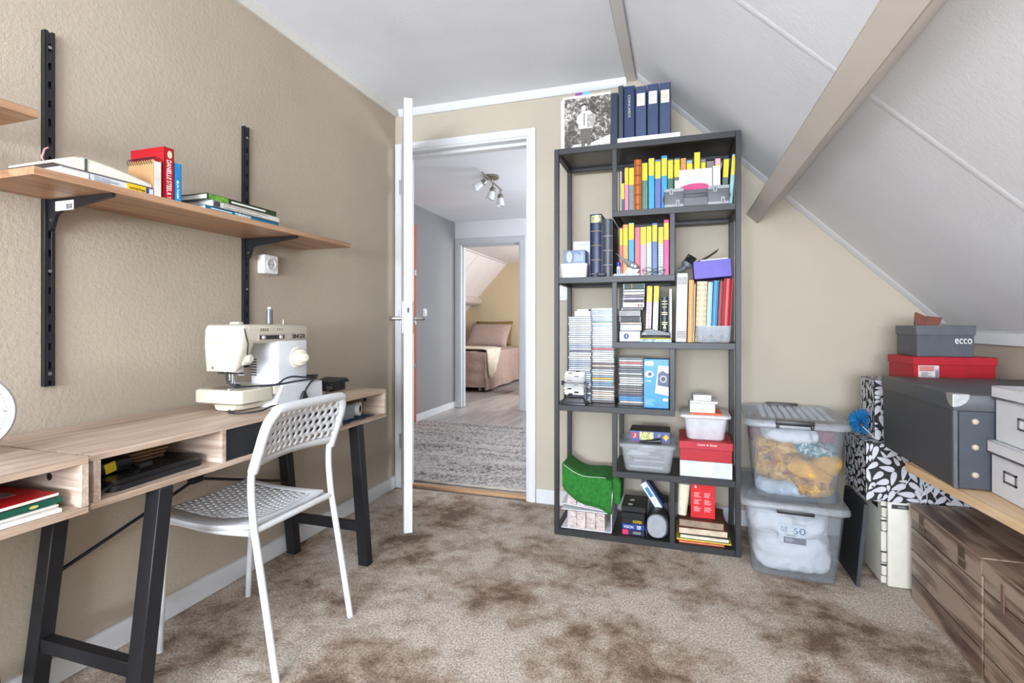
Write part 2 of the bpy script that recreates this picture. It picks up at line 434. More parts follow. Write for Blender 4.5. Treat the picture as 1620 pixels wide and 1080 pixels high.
# ------------------------------------------------------------------ bedroom
BY = 9.0; BZ = 2.125; BJ = -1.32
struct(BOX('floor_bedroom', M_LAM, None, (-3.2, HY + .1, -.06), (1.20, BY, -.004), 0))
fb = bpy.data.objects['floor_bedroom']
for ix in range(8):
    for iy in range(3):
        x0 = -1.0 + ix * .187; ya = HY + .1 + iy * 1.1 - (ix % 2) * .4
        BOX('floor_plank', M_LAM, fb, (x0, max(ya, HY + .1), -.006), (x0 + .185, min(ya + 1.098, BY), -.001), .001)
def bslope(x): return BZ - 1.08 * (BJ - x)
M_BED_WALL = plaster('bedroom_beige', (206, 188, 156), .8, .1)
struct(BOX('wall_bedroom_end', M_BED_WALL, None, (-3.2, BY, 0), (1.2, BY + .1, BZ), 0))
struct(BOX('wall_bedroom_left', M_BED_WALL, None, (-3.3, HY + .1, 0), (-3.0, BY, .6), 0))
bm = bmesh.new()  # unseen side wall, its opening added for the bedroom fill lamp
for a, b in (((HY + .1, 0), (BY, .8)), ((HY + .1, 2.0), (BY, BZ)), ((HY + .1, .8), (6.5, 2.0)), ((8.1, .8), (BY, 2.0))): ad_box(bm, (1.20, a[0], a[1]), (1.3, b[0], b[1]))
struct(bmo('wall_bedroom_right', bm, M_BED_WALL, None))
struct(BOX('wall_bedroom_front', M_BED_WALL, None, (-3.2, HY + .02, 0), (HX - .1, HY + .1, 2.3), 0))
struct(BOX('ceiling_bedroom', C((232, 228, 228), .8, var=.01, vs=3), None, (BJ, HY + .1, BZ), (1.3, BY + .1, BZ + .1), 0))
bs = struct(PRISM('ceiling_bedroom_slope', C((232, 226, 227), .8, var=.01, vs=3), None, [(BJ, BZ), (-3.2, bslope(-3.2)), (-3.3, bslope(-3.2) + .1), (BJ, BZ + .12)], 1, HY + .1, BY))
PRISM('panel_seam', C((226, 220, 221), .8), bs, [(BJ - .02, BZ - .022), (-3.0, bslope(-3.0)), (-3.0, bslope(-3.0) - .006), (BJ - .02, BZ - .028)], 1, 7.6, 7.625)
BOX('ridge_seam', C((222, 216, 217), .8), bs, (BJ - .02, HY + .1, BZ - .024), (BJ + .02, BY, BZ - .004), .003)
struct(PRISM('trim_10', C((214, 206, 200), .6), None, [(-1.83, 1.395), (-1.83, 1.475), (-1.98, 1.56), (-2.12, 1.46), (-1.9, 1.345)], 1, HY + .1, BY, .004))
struct(BOX('baseboard_bedroom', C((196, 188, 178), .5), None, (-3.0, BY - .012, 0), (1.2, BY, .08), .002))
# ------------------------------------------------------------------ the open door
def build_door():
    hx, hy = .075, D - .02; dx, dy = .415, -.695; L = math.hypot(dx, dy); W_ = .80; T = .040
    t = thing('room_door', 'white flush door standing open beside the desk, seen on its edge', 'door', (hx, hy, .046))
    # built along local +x, then turned into place
    def P(x, y, z): return (hx + x, hy + y, z)
    leaf = BOX('door_leaf', M_WHITE, t, P(.0, -T / 2, .046), P(W_, T / 2, 2.05), .002)
    pl = LOFT('lock_plate', C((208, 212, 214), .3, .6), t, [[Vector((hx + W_ + q, hy + v.x, 1.025 + v.y)) for v in rrect(0, 0, .022, .205, .010, 0)] for q in (-.001, .0015)])
    BOX('keyhole', C((60, 50, 45), .5), pl, P(W_ + .001, -.005, 1.06), P(W_ + .0022, .005, 1.085), 0)
    for z in (.945, 1.105): CYL('screw', M_STEEL, pl, P(W_ + .001, 0, z), P(W_ + .0026, 0, z), .004, n=10)
    for s in (-1, 1):
        h = BOX('door_handle_plate', M_WHITE if s < 0 else M_STEEL, t, P(W_ - .075, s * T / 2, .965), P(W_ - .030, s * (T / 2 + .008), 1.115), .003)
        tag(h, 'white handle plate' if s < 0 else 'steel handle plate')
        TUBE('lever', M_STEEL, h, [P(W_ - .052, s * (T / 2 + .004), 1.035), P(W_ - .052, s * (T / 2 + .045), 1.035), P(W_ - .056, s * (T / 2 + .054), 1.035), P(W_ - .066, s * (T / 2 + .056), 1.035), P(W_ - .165, s * (T / 2 + .056), 1.034)], .009, 12)
    for z in (.25, 1.0, 1.80):
        CYL('hinge', M_STEEL, t, P(-.008, -T / 2 - .004, z), P(-.008, -T / 2 - .004, z + .09), .007, n=12)
    t.rotation_euler.z = math.atan2(dy, dx)
build_door()
# ------------------------------------------------------------------ wall rails, brackets, shelves
def rail(y, z0, z1, label):
    t = thing('wall_rail', label, 'rail', (0, y, z0), 'black slotted wall rails')
    bm = bmesh.new()
    ad_box(bm, (0, y - .0125, z0), (.003, y + .0125, z1))
    for s in (-1, 1): ad_box(bm, (0, y + s * .0125 - s * .003, z0), (.016, y + s * .0125, z1), .0008)
    for s in (-1, 1): ad_box(bm, (.013, y + s * .0125 - s * .009, z0), (.016, y + s * .0125, z1), .0005)
    n = int((z1 - z0) / .05)
    for i in range(n + 1):
        z = z0 + i * (z1 - z0) / n
        if i < n: ad_box(bm, (.013, y - .0045, z + .016), (.0155, y + .0045, z + (z1 - z0) / n - .004))
    bmo('channel', bm, M_BLACKM, t)
    for z in (z1 - .045, z0 + .33 * (z1 - z0) - .005, z0 + .035): CYL('screw', M_STEEL, t, (.014, y, z), (.0165, y, z), .0048, n=12)
rail(.965, .837, 1.818, 'tall black slotted wall rail nearest the left edge')
rail(1.649, .835, 1.803, 'tall black slotted wall rail above the sewing machine')
def bracket(y, z, label, sticker=False):
    t = thing('shelf_bracket', label, 'bracket', (.016, y, z - .10), 'black shelf brackets')
    bm = bmesh.new()
    ad_prism(bm, [(.014, z), (.262, z), (.262, z - .009), (.068, z - .032), (.046, z - .042), (.030, z - .078), (.014, z - .086)], 1, y - .0045, y + .0045)
    ad_box(bm, (.014, y - .007, z - .003), (.262, y + .007, z), .001)
    bmo('arm', bm, M_BLACKM, t)
    CYL('rivet', M_STEEL, t, (.026, y - .0048, z - .056), (.026, y + .0056, z - .056), .004, n=10)
    if sticker:
        s = LABEL(C((232, 232, 230), .6), t, (.082, y - .0046, z - .020), .072, .026, 'front', name='price_sticker')
        bm = bmesh.new()
        for i in range(11): ad_box(bm, (.090 + i * .0022, y - .0056, z - .030), (.090 + i * .0022 + random.choice((.0007, .0012)), y - .0052, z - .016))
        bmo('barcode', bm, M_BLACK, s, 0)
SZ = 1.352
bracket(.965, SZ - .001, 'black shelf bracket with a white barcode sticker', True)
bracket(1.649, SZ - .001, 'black shelf bracket above the wall socket')
sh = BOX('wall_shelf', M_SHELF, None, (.006, .785, SZ), (.268, 1.985, SZ + .019), .001)
tag(sh, 'long beech wall shelf carrying the books', 'shelf')
sh = BOX('wall_shelf', M_SHELF, None, (.016, -.25, 1.475), (.285, .785, 1.494), .001)
tag(sh, 'higher beech shelf end cut off by the left edge', 'shelf')
# unseen rail and bracket that carry the higher shelf stand further left, outside the view
# ------------------------------------------------------------------ books on the wall shelf (spines towards the room, +x)
ST = SZ + .019
def ebook(name, label, cat, y0, y1, x0, x1, z0, z1, cov, pages=(232, 226, 212), flat=False, gap=.003, group=None):
    # standing book: spine at x1 ; flat book: spine at x1, thickness in z
    t = thing(name, label, cat, ((x0 + x1) / 2, (y0 + y1) / 2, z0), group)
    bm = bmesh.new(); k = .0022
    if flat:
        ad_box(bm, (x0, y0, z0), (x1, y1, z0 + k)); ad_box(bm, (x0, y0, z1 - k), (x1, y1, z1)); ad_box(bm, (x1 - k, y0, z0), (x1, y1, z1), .0008)
        pg = ((x0 + gap, y0 + gap, z0 + k), (x1 - k, y1 - gap, z1 - k))
    else:
        ad_box(bm, (x0, y0, z0), (x1, y0 + k, z1)); ad_box(bm, (x0, y1 - k, z0), (x1, y1, z1)); ad_box(bm, (x1 - k, y0, z0), (x1, y1, z1), .0008)
        pg = ((x0 + gap, y0 + k, z0 + gap), (x1 - k, y1 - k, z1 - gap))
    bmo('cover', bm, C(cov, .35), t)
    BOX('page_block', C(pages, .9, bump=.3, bs=500), t, pg[0], pg[1], 0)
    return t
XW = C((240, 240, 236), .6)
# camping guide lying flat, a diary lying open over it
XS = .252
b = ebook('guide_book', 'white camping guide with yellow label lying under the open diary', 'book', .850, 1.080, .09, XS, ST, ST + .020, (216, 218, 222), flat=True)
LABEL(C((238, 190, 16), .5), b, (XS + .0002, 1.032, ST + .010), .052, .0195, 'east', name='yellow_label')
TEXT(C((50, 42, 34), .6), b, 'campings', (XS + .0008, 1.034, ST + .0085), .044, .009, 'east')
LABEL(C((40, 70, 140), .5), b, (XS + .0002, 1.0625, ST + .010), .008, .0195, 'east', name='blue_band')
LINES(C((70, 80, 110), .6), b, (XS + .0002, .958, ST + .010), .070, .013, 4, 'east', fill=.3)
TEXT(C((40, 60, 120), .6), b, 'L', (XS + .0002, .914, ST + .011), .005, .012, 'east')
def open_diary():
    z = ST + .0205; y0 = .832; dy = .0130
    t = thing('open_diary', 'thick open diary with cream pages and pink ribbon lying face down', 'book', (.17, .955, z))
    P = [(y0 + i * dy, max(0, .027 * math.sin(min(1, i / 6.0) * math.pi / 2) * (1 - max(0, (i - 6) / 14.5) ** 1.4)) + .003) for i in range(20)]
    def strip(nm, m, lo, hi, x0, x1, pts):
        bm = bmesh.new(); ad_prism(bm, [(y, z + hi(h)) for y, h in pts] + [(y, z + lo(h)) for y, h in reversed(pts)], 0, x0, x1); return bmo(nm, bm, m, t)
    strip('cover', C((74, 54, 50), .6), lambda h: 0, lambda h: .003, .088, XS - .002, P)
    strip('page_block', C((222, 216, 200), .9, bump=.5, bs=300), lambda h: .0032, lambda h: .005 + h, .092, XS - .006, P)
    strip('top_leaf', C((206, 198, 180), .9), lambda h: .0055 + h, lambda h: .0062 + h, .090, XS - .004, P[4:])
    BOX('elastic_band', C((70, 84, 74), .7), t, (XS - .006, .905, z + .003), (XS - .0045, .911, z + .034), 0)
    TUBE('ribbon', C((226, 150, 150), .6), t, smooth_path([(.22, .836, z + .006), (.225, .826, z + .014), (.22, .832, z + .028), (.21, .840, z + .040), (.205, .850, z + .048)]), .0020, 6)
open_diary()
def spiral_notebook():
    y0 = 1.0825; z1 = ST + .106
    t = thing('spiral_notebook', 'small kraft spiral notebook leaning beside the red novel', 'notebook', (.20, 1.095, ST))
    BOX('cover', C((172, 132, 88), .8), t, (.150, y0, ST), (.250, y0 + .0018, z1), 0)
    BOX('page_block', C((220, 216, 206), .9, bump=.4, bs=500), t, (.152, y0 + .0018, ST), (.2515, y0 + .021, z1 - .004), .0008)
    BOX('back_cover', C((166, 126, 84), .8), t, (.150, y0 + .021, ST), (.250, y0 + .0226, z1), 0)
    bm = bmesh.new()
    for i in range(11):
        x = .155 + i * .0090
        ad_tube(bm, [(x + .002 * math.cos(a), y0 + .0113 + .0175 * math.cos(a), z1 - .002 + .012 * math.sin(a)) for a in [k * math.pi * 2 / 12 for k in range(12)]], .0010, 5, closed=True)
    bmo('wire_spiral', bm, M_BLACK, t)
spiral_notebook()
b = ebook('novel', 'thick red paperback novel with white lettering on the wall shelf', 'book', 1.1125, 1.1425, .118, XS, ST, ST + .153, (172, 20, 32))
TEXT(XW, b, 'DANIELLE STEEL', (XS + .0002, 1.127, ST + .070), .092, .014, 'east', -90)
TEXT(XW, b, 'B. Y.', (XS + .0002, 1.127, ST + .012), .018, .012, 'east', -90)
DISC(C((214, 208, 170), .6), b, (XS + .0002, 1.129, ST + .133), .007, .011, 'east', 'emblem')
b = ebook('paperback', 'bright blue paperback beside the red novel', 'book', 1.1445, 1.168, .125, XS - .002, ST, ST + .116, (30, 146, 210))
TEXT(XW, b, 'je hotel', (XS - .0018, 1.156, ST + .032), .042, .010, 'east', -90)
TEXT(C((60, 110, 180), .6), b, 'LIEFDE', (XS - .0018, 1.156, ST + .086), .032, .009, 'east', -90)
DISC(XW, b, (XS - .0018, 1.156, ST + .060), .003, .005, 'east', 'emblem')
GS = 'stacked gardening books'
b = ebook('garden_book', 'flat teal gardening book at the bottom of the small stack', 'book', 1.249, 1.562, .075, XS, ST, ST + .0145, (14, 108, 142), flat=True, group=GS)
TEXT(XW, b, 'TUINIEREN', (XS + .0002, 1.395, ST + .0075), .066, .009, 'east')
LINES(XW, b, (XS + .0002, 1.310, ST + .0075), .080, .006, 1, 'east')
b = ebook('garden_book', 'white hardback with a flower print in the middle of the stack', 'book', 1.272, 1.562, .05, XS + .002, ST + .0148, ST + .0345, (212, 206, 198), flat=True, group=GS)
LABEL(C((58, 54, 64), .6, var=.8, vs=160), b, (XS + .0022, 1.289, ST + .0246), .024, .0185, 'east', name='flower_print')
LINES(C((150, 140, 120), .6), b, (XS + .0022, 1.41, ST + .0246), .190, .014, 2, 'east', fill=.3)
b = ebook('garden_book', 'dark green hardback on top of the small stack', 'book', 1.256, 1.552, .045, XS - .002, ST + .0348, ST + .0535, (44, 60, 32), flat=True, group=GS)
LABEL(C((90, 142, 46), .5, var=.3, vs=60), b, (XS - .0018, 1.300, ST + .0442), .075, .0165, 'east', name='green_print')
LINES(XW, b, (XS - .0018, 1.44, ST + .0442), .180, .010, 1, 'east', fill=.5)
# ------------------------------------------------------------------ wall socket
def socket():
    t = thing('wall_socket', 'square white wall socket under the beech shelf', 'socket', (0, 1.760, 1.222))
    LOFT('cover_plate', C((238, 236, 234), .3), t, [[Vector((x, 1.760 + v.x, 1.260 + v.y)) for v in rrect(0, 0, s, s, .006, 0)] for x, s in ((0, .080), (.030, .080), (.034, .074))])
    bm = bmesh.new()
    ad_lathe(bm, [(.0265, .0338), (.0265, .038), (.0215, .038), (.0200, .0345), (.0001, .0345)], (0, 1.760, 1.260), (1, 0, 0))
    bmo('socket_well', bm, C((214, 212, 210), .4), t)
    for s in (-1, 1): CYL('pin_hole', M_BLACK, t, (.0335, 1.760 + s * .0095, 1.260), (.0350, 1.760 + s * .0095, 1.260), .0028, n=10)
socket()
# ------------------------------------------------------------------ desks
def desk(y0, y1, x0, x1, zt, label, drawers):
    t = thing('console_desk', label, 'desk', ((x0 + x1) / 2, (y0 + y1) / 2, 0), 'oak laminate desks along the left wall')
    zb = zt - .122; k = .015
    BOX('desk_top', M_DESK, t, (x0, y0, zt - k), (x1, y1, zt), .001)
    BOX('bottom_panel', M_DESK, t, (x0, y0, zb), (x1, y1, zb + k), .001)
    BOX('back_panel', M_DESKE, t, (x0, y0 + k, zb + k), (x0 + .006, y1 - k, zt - k), 0)
    w = y1 - y0
    ys = [y0 + .006, y0 + .29 * w - k / 2, y1 - .265 * w - k / 2, y1 - k]
    for i, y in enumerate(ys):
        BOX('side_panel' if i in (0, 3) else 'divider', M_DESKE, t, (x0 + .006, y, zb + k), (x1, y + k, zt - k), .0008)
        if i in (0, 3):
            f = 1 if i == 0 else -1
            yy = y + (k if i == 0 else 0)
            CYL('cam_screw', C((40, 40, 42), .4), t, (x1 - .10, yy - f * .001, (zt + zb) / 2 + .012), (x1 - .10, yy + f * .0015, (zt + zb) / 2 + .012), .008, n=14)
    BOX('drawer_front', C((42, 43, 46), .35), t, (x1 - .022, ys[1] + k + .002, zb + k + .002), (x1 - .006, ys[2] - .002, zt - k - .002), .001)
    # legs: two splayed end frames with a stretcher, joined by a crossed tie rod at the back
    for e in (0, 1):
        s = -1 if e == 0 else 1
        yt = (y0 + .172) if e == 0 else (y1 - .205); yf = yt + s * .068
        for xa in (x1 - .038, x0 + .010):
            bm = bmesh.new(); hw = .019
            q = []
            for z, yy in ((zb, yt), (0, yf)):
                q.append([bm.verts.new((xa + a * .046, yy + b * hw, z)) for a, b in ((0, -1), (1, -1), (1, 1), (0, 1))])
            skin(bm, q); bmesh.ops.bevel(bm, geom=bm.edges[:], offset=.0015, segments=1, affect='EDGES')
            bmo('leg', bm, M_BLACKM, t)
        zz = .165; yy = yt + s * .068 * (1 - zz / zb)
        BOX('stretcher', M_BLACKM, t, (x0 + .050, yy - .014, zz - .018), (x1 - .036, yy + .014, zz + .018), .001)
        BOX('mounting_bar', M_BLACKM, t, (x0 + .010, yt - .022, zb - .010), (x1 - .008, yt + .022, zb), .001)
    xr = x0 + .030; ya = y0 + .13; yb = y1 - .15
    for p, q in (((xr, ya - .01, .315), (xr, yb - .05, zb - .004)), ((xr + .008, yb + .01, .315), (xr + .008, ya + .05, zb - .004))):
        TUBE('tie_rod', M_BLACKM, t, [p, q], .0055, 8)
    BOX('rod_clasp', M_BLACKM, t, (xr - .008, (ya + yb) / 2 - .035, .452), (xr + .018, (ya + yb) / 2 + .012, .472), .003)
    return t
DT = .720
desk(.800, 2.012, .018, .432, DT, 'oak laminate desk with black drawer under the sewing machine', 1)
desk(-.440, .783, .030, .452, DT + .003, 'oak laminate desk with magazines inside, cut off at left', 1)
# ------------------------------------------------------------------ contents of the desks
DB = DT - .122 + .015
def laptop():
    t = thing('laptop', 'closed black laptop lying in the left desk compartment', 'laptop', (.28, .98, DB))
    LOFT('base', C((30, 30, 33), .45), t, [rrect(.265, .985, .27, .265, .02, z) for z in (DB, DB + .003, DB + .014)])
    LOFT('lid', C((22, 22, 24), .35, bump=.1), t, [rrect(.265, .985, .268, .263, .02, z) for z in (DB + .016, DB + .024, DB + .027)])
    BOX('hinge_seam', C((12, 12, 12), .6), t, (.135, .86, DB + .0135), (.396, 1.11, DB + .0165), 0)
    t.rotation_euler.z = R(4)
laptop()
def charger():
    z = DB + .029
    t = thing('laptop_charger', 'black power brick with a yellow sticker on the laptop', 'charger', (.32, .90, z))
    BOX('brick', M_BLACK, t, (.285, .855, z), (.345, .955, z + .030), .006, 2)
    LABEL(C((232, 208, 30), .5), t, (.3455, .900, z + .016), .026, .024, 'east', 12, name='warning_sticker')
    TUBE('cable', M_BLACK, t, smooth_path([(.33, .955, z + .012), (.36, .965, z + .006), (.385, .93, z - .002), (.40, .87, z - .010), (.405, .838, z - .020), (.395, .83, z - .026)]), .0035, 8)
    TUBE('plug_cable', M_BLACK, t, smooth_path([(.30, .855, z + .016), (.27, .84, z + .03), (.22, .85, z + .045), (.18, .90, z + .052), (.17, .98, z + .050)]), .004, 8)
    BOX('plug', M_BLACK, t, (.352, .950, z + .001), (.378, .985, z + .016), .005, 2)
charger()
def brown_fan():
    z = DB + .029
    t = thing('paper_bundle', 'folded brown paper bag lying behind the charger', 'paper bag', (.24, 1.02, z))
    for i in range(4):
        BOX('fold', C((120 + i * 8, 96 + i * 6, 74), .8), t, (.16, .955 + i * .012, z + i * .009), (.30, 1.075 + i * .006, z + i * .009 + .007), .002)
brown_fan()
def plastic_bag(name, label, c, s, m, amp=.5, seed=2):
    bm = bmesh.new(); ad_blob(bm, c, s, amp, 26, 4, 2.2, seed)
    zmin = min(v.co.z for v in bm.verts)
    for v in bm.verts: v.co.z += c[2] - s[2] - zmin
    return tag(bmo(name, bm, m, None, 25), label, 'plastic bag')
M_FILM = see_through('clear_film', (232, 232, 232), .15, .72)
plastic_bag('plastic_bag', 'crumpled clear plastic bag behind the laptop', (.165, 1.080, DB + .040), (.055, .045, .040), M_FILM)
def stationery_box():
    t = thing('clear_box', 'small clear plastic box with yellow contents in the right desk compartment', 'box', (.30, 1.80, DB))
    m = M_FROST
    o = []
    for z, g in ((.004, 0), (.060, .006)): o.append(rrect(.31, 1.795, .14 + g, .125 + g, .012, DB + z))
    for z, g in ((.060, 0), (.007, -.006)): o.append(rrect(.31, 1.795, .14 + g, .125 + g, .012, DB + z))
    LOFT('tub', m, t, o)
    LOFT('lid', m, t, [rrect(.31, 1.795, .150, .135, .012, DB + z) for z in (.0605, .066)])
    bm = bmesh.new(); ad_blob(bm, (.335, 1.79, DB + .030), (.032, .040, .021), .2, 20, 3); bmo('yellow_contents', bm, C((222, 206, 90), .7), t)
stationery_box()
def tape(c, label):
    t = thing('tape_roll', label, 'tape roll', (c[0], c[1], c[2] - .030))
    bm = bmesh.new(); ad_lathe(bm, [(.016, -.010), (.030, -.010), (.030, .010), (.016, .010), (.016, -.0099)], c, (.94, .34, 0), 28); bmo('tape', bm, C((236, 236, 234), .4), t)
    bm = bmesh.new(); ad_lathe(bm, [(.0125, -.0105), (.0159, -.0105), (.0159, .0105), (.0125, .0105), (.0125, -.0104)], c, (.94, .34, 0), 24); bmo('core', bm, C((52, 50, 50), .6), t)
tape((.365, 1.895, DB + .034), 'white roll of tape standing beside the clear box')
bm = bmesh.new()
g = 14
vv = [[bm.verts.new((.215 + .20 * i / g + .006 * math.sin(j), 1.73 + .22 * j / g + .004 * math.sin(i * 1.7), DB + .0012 + .0014 * (1 + math.sin(i * 1.1 + j * .8)))) for j in range(g + 1)] for i in range(g + 1)]
for i in range(g):
    for j in range(g): bm.faces.new((vv[i][j], vv[i + 1][j], vv[i + 1][j + 1], vv[i][j + 1]))
r = bmesh.ops.solidify(bm, geom=bm.faces[:], thickness=.0006)
tag(bmo('plastic_sleeve', bm, C((46, 84, 128), .35), None), 'dark blue plastic sleeve under the clear box', 'sleeve')
# magazines in the left desk
def magazine(label, a, b, c, rot=0, z0=0, th=.006, printed=None, group='magazines in the left desk', edge=True):
    t = thing('magazine', label, 'magazine', ((a[0] + b[0]) / 2, (a[1] + b[1]) / 2, z0), group)
    BOX('cover', C(c, .35), t, (a[0], a[1], z0), (b[0], b[1], z0 + th), .001)
    BOX('page_edge', C((232, 226, 214), .9), t, (a[0] + .002, a[1] + .002, z0 + .0012), (b[0] + (.0008 if edge else -.002), b[1] + .0008, z0 + th - .0012), 0)
    if printed: printed(t, z0 + th)
    t.rotation_euler.z = R(rot); return t
LB = DB + .003
magazine('cream folder at the bottom of the magazines in the left desk', (.16, .45), (.435, .742), (228, 222, 210), -2, LB, .010)
magazine('second cream booklet under the green one in the left desk', (.17, .46), (.432, .735), (214, 208, 196), 1, LB + .0105, .006)
def green_print(t, z):
    for i in range(3): DISC(C((206, 190, 110), .5), t, (.4335, .52 + i * .085, z - .006), .008, .003, 'east', 'gold_emblem')
    LABEL(C((230, 140, 60), .5), t, (.38, .595, z), .05, .02, 'top', 60, 'orange_ribbon')
magazine('dark green album with an orange ribbon in the left desk', (.17, .45), (.432, .745), (22, 84, 66), 2, LB + .017, .013, green_print, edge=False)
def red_print(t, z):
    LABEL(C((120, 104, 98), .5, var=.6, vs=40), t, (.27, .60, z), .19, .20, 'top', 0, 'photo_print')
    LABEL(C((236, 188, 40), .5), t, (.4315, .55, z - .004), .09, .003, 'east', 0, 'yellow_stripe')
magazine('red magazine with a photo cover on top in the left desk', (.15, .44), (.430, .735), (190, 26, 34), 3, LB + .031, .008, red_print)
# kitchen scale / round dial at the left edge
def dial():
    c = Vector((.235, .672, DT + .003 + .098)); ax = Vector((.80, -.60, .02)).normalized()
    t = thing('round_clock', 'round white clock face with tick marks on the left desk', 'clock', (c.x, c.y, DT + .003))
    LATHE('case', C((188, 189, 194), .35), t, [(.0001, -.030), (.070, -.030), (.086, -.018), (.0895, 0), (.087, .008), (.080, .008), (.077, .004), (.0001, .004)], c, ax, 48)
    LATHE('face', C((186, 186, 191), .6), t, [(.0001, .0042), (.076, .0042), (.076, .0048), (.0001, .0048)], c, ax, 40)
    u = Vector((0, 0, 1)); w = ax.cross(u).normalized(); u = w.cross(ax)
    bm = bmesh.new()
    for i in range(60):
        a = i * math.pi / 30; L = .007 if i % 5 == 0 else .004; d = u * math.cos(a) + w * math.sin(a)
        p = c + ax * .0052
        ad_tube(bm, [p + d * (.0745 - L), p + d * .0745], .0009 if i % 5 == 0 else .0005, 4)
    bmo('tick_marks', bm, C((70, 70, 76), .6), t)
    TUBE('hand', M_BLACK, t, [c + ax * .006, c + ax * .006 + (u * .8 + w * .6) * .055], .0012, 6)
    BOX('foot', C((226, 227, 232), .4), t, (c.x - .03, c.y - .045, DT + .003), (c.x + .02, c.y + .045, DT + .018), .005, 2)
dial()
# ------------------------------------------------------------------ chair
def chair():
    t = thing('metal_chair', 'white metal and plastic chair with a perforated back at the desk', 'chair', (.36, 1.35, 0))
    mm = C((214, 214, 215), .35, .0, var=.01); mp = C((206, 206, 207), .45, var=.01)
    yl, yr = 1.178, 1.522; yc = (yl + yr) / 2
    for y in (yl, yr):
        TUBE('leg', mm, t, smooth_path([(.592, y, 0), (.555, y, .20), (.522, y, .375), (.512, y, .43), (.503, y, .52), (.505, y, .585), (.520, y, .625)], 5), .0105, 12)
        l = TUBE('leg', mm, t, smooth_path([(.148, y, 0), (.160, y, .2), (.178, y, .40)], 4), .010, 12)
        TUBE('seat_rail', mm, t, smooth_path([(.175, y, .392), (.20, y, .408), (.36, y, .400), (.50, y, .408)], 4), .009, 10)
    # bar below the back that carries the seat
    TUBE('cross_bar', mm, t, [(.512, yl, .415), (.512, yr, .415)], .010, 12)
    # padded rim round the backrest
    def bx(z): return .507 + (z - .58) * .36
    rim = [(bx(.585), yl, .585), (bx(.64), yl, .64), (bx(.70), yl, .70), (bx(.732), yl + .006, .732), (bx(.754), yl + .022, .754), (bx(.764), yl + .050, .764)]
    rim = rim + [(p[0], 2 * yc - p[1], p[2]) for p in reversed(rim)]
    TUBE('backrest_rim', mp, t, smooth_path(rim, 4), .0148, 12)
    # perforated sheets: rows of round holes, alternate rows shifted
    def perforated(name, nu, nv, fn, hole, n=10, sag=0, thick=.004):
        bm = bmesh.new()
        for j in range(nv):
            v0, v1 = j / nv, (j + 1) / nv; off = .5 if j % 2 else 0
            cnt = nu - (1 if off else 0)
            if off:
                for a, b in ((0, .5 / nu), (1 - .5 / nu, 1)):
                    bm.faces.new([bm.verts.new(fn(p, q)) for p, q in ((a, v0), (b, v0), (b, v1), (a, v1))])
            for i in range(cnt):
                u0, u1 = (i + off) / nu, (i + 1 + off) / nu; uc, vc = (u0 + u1) / 2, (v0 + v1) / 2
                out = []; inn = []
                for k in range(8):      # corners and edge middles, so that shifted rows share their vertices
                    ca, sa = math.cos(k * math.pi / 4), math.sin(k * math.pi / 4); m = max(abs(ca), abs(sa))
                    out.append(bm.verts.new(fn(uc + ca / m * (u1 - u0) / 2, vc + sa / m * (v1 - v0) / 2)))
                for k in range(16):
                    a = k * math.pi / 8; inn.append(bm.verts.new(fn(uc + math.cos(a) * hole[0], vc + math.sin(a) * hole[1])))
                for k in range(8): bm.faces.new((out[k], out[(k + 1) % 8], inn[(2 * k + 2) % 16], inn[2 * k + 1], inn[2 * k]))
        bmesh.ops.remove_doubles(bm, verts=bm.verts[:], dist=.0005)
        o = bmo(name, bm, mp, t, 40)
        s = o.modifiers.new('thickness', 'SOLIDIFY'); s.thickness = thick; s.offset = 0
        return o
    y0, y1 = yl + .004, yr - .004
    perforated('backrest', 13, 5, lambda u, v: (bx(.625 + v * .128) - .028 * math.sin(u * math.pi) + .004, y0 + u * (y1 - y0), .622 + v * .132), (.0240, .058))
    bm = bmesh.new()   # plain lower lip of the backrest
    k = 16; a = []; b = []
    for i in range(k + 1):
        u = i / k; a.append(bm.verts.new((bx(.622) - .028 * math.sin(u * math.pi) + .004, y0 + u * (y1 - y0), .624)))
        b.append(bm.verts.new((bx(.592) - .028 * math.sin(u * math.pi) + .004, y0 + u * (y1 - y0), .596 + .004 * math.sin(u * math.pi))))
    for i in range(k): bm.faces.new((a[i], a[i + 1], b[i + 1], b[i]))
    o = bmo('backrest_lip', bm, mp, t); s = o.modifiers.new('thickness', 'SOLIDIFY'); s.thickness = .004; s.offset = 0
    def sz(u, v):   # u across (y), v from front (0) to back (1)
        e = abs(2 * u - 1)
        z = .430 - .012 * math.sin(v * math.pi) + .006 * e * e - .004 * v
        return z
    sy0, sy1 = yl - .012, yr + .012
    def seatf(u, v):
        nar = .030 * max(0, v - .6) / .4
        return (.158 + v * .318, sy0 + .045 + nar + u * (sy1 - sy0 - .09 - 2 * nar), sz(u, v))
    perforated('seat', 13, 15, seatf, (.0215, .0175))
    bm = bmesh.new()   # rounded solid border round the seat
    pts = []
    def outer(u, v):
        nar = .02 * max(0, v - .7) / .3
        return Vector((.135 + v * .350, sy0 + nar + u * (sy1 - sy0 - 2 * nar), sz(u, v) - .004))
    loop = [(i / 8, 0) for i in range(8)] + [(1, i / 8) for i in range(8)] + [(1 - i / 8, 1) for i in range(8)] + [(0, 1 - i / 8) for i in range(8)]
    ri = [bm.verts.new(seatf(u, v)) for u, v in loop]; ro = [bm.verts.new(outer(u, v)) for u, v in loop]
    rd = [bm.verts.new(outer(u, v) + Vector((0, 0, -.014))) for u, v in loop]
    n = len(loop)
    for i in range(n):
        j = (i + 1) % n
        bm.faces.new((ri[i], ri[j], ro[j], ro[i])); bm.faces.new((ro[i], ro[j], rd[j], rd[i]))
    o = bmo('seat_border', bm, mp, t, 60); s = o.modifiers.new('thickness', 'SOLIDIFY'); s.thickness = .004; s.offset = 0
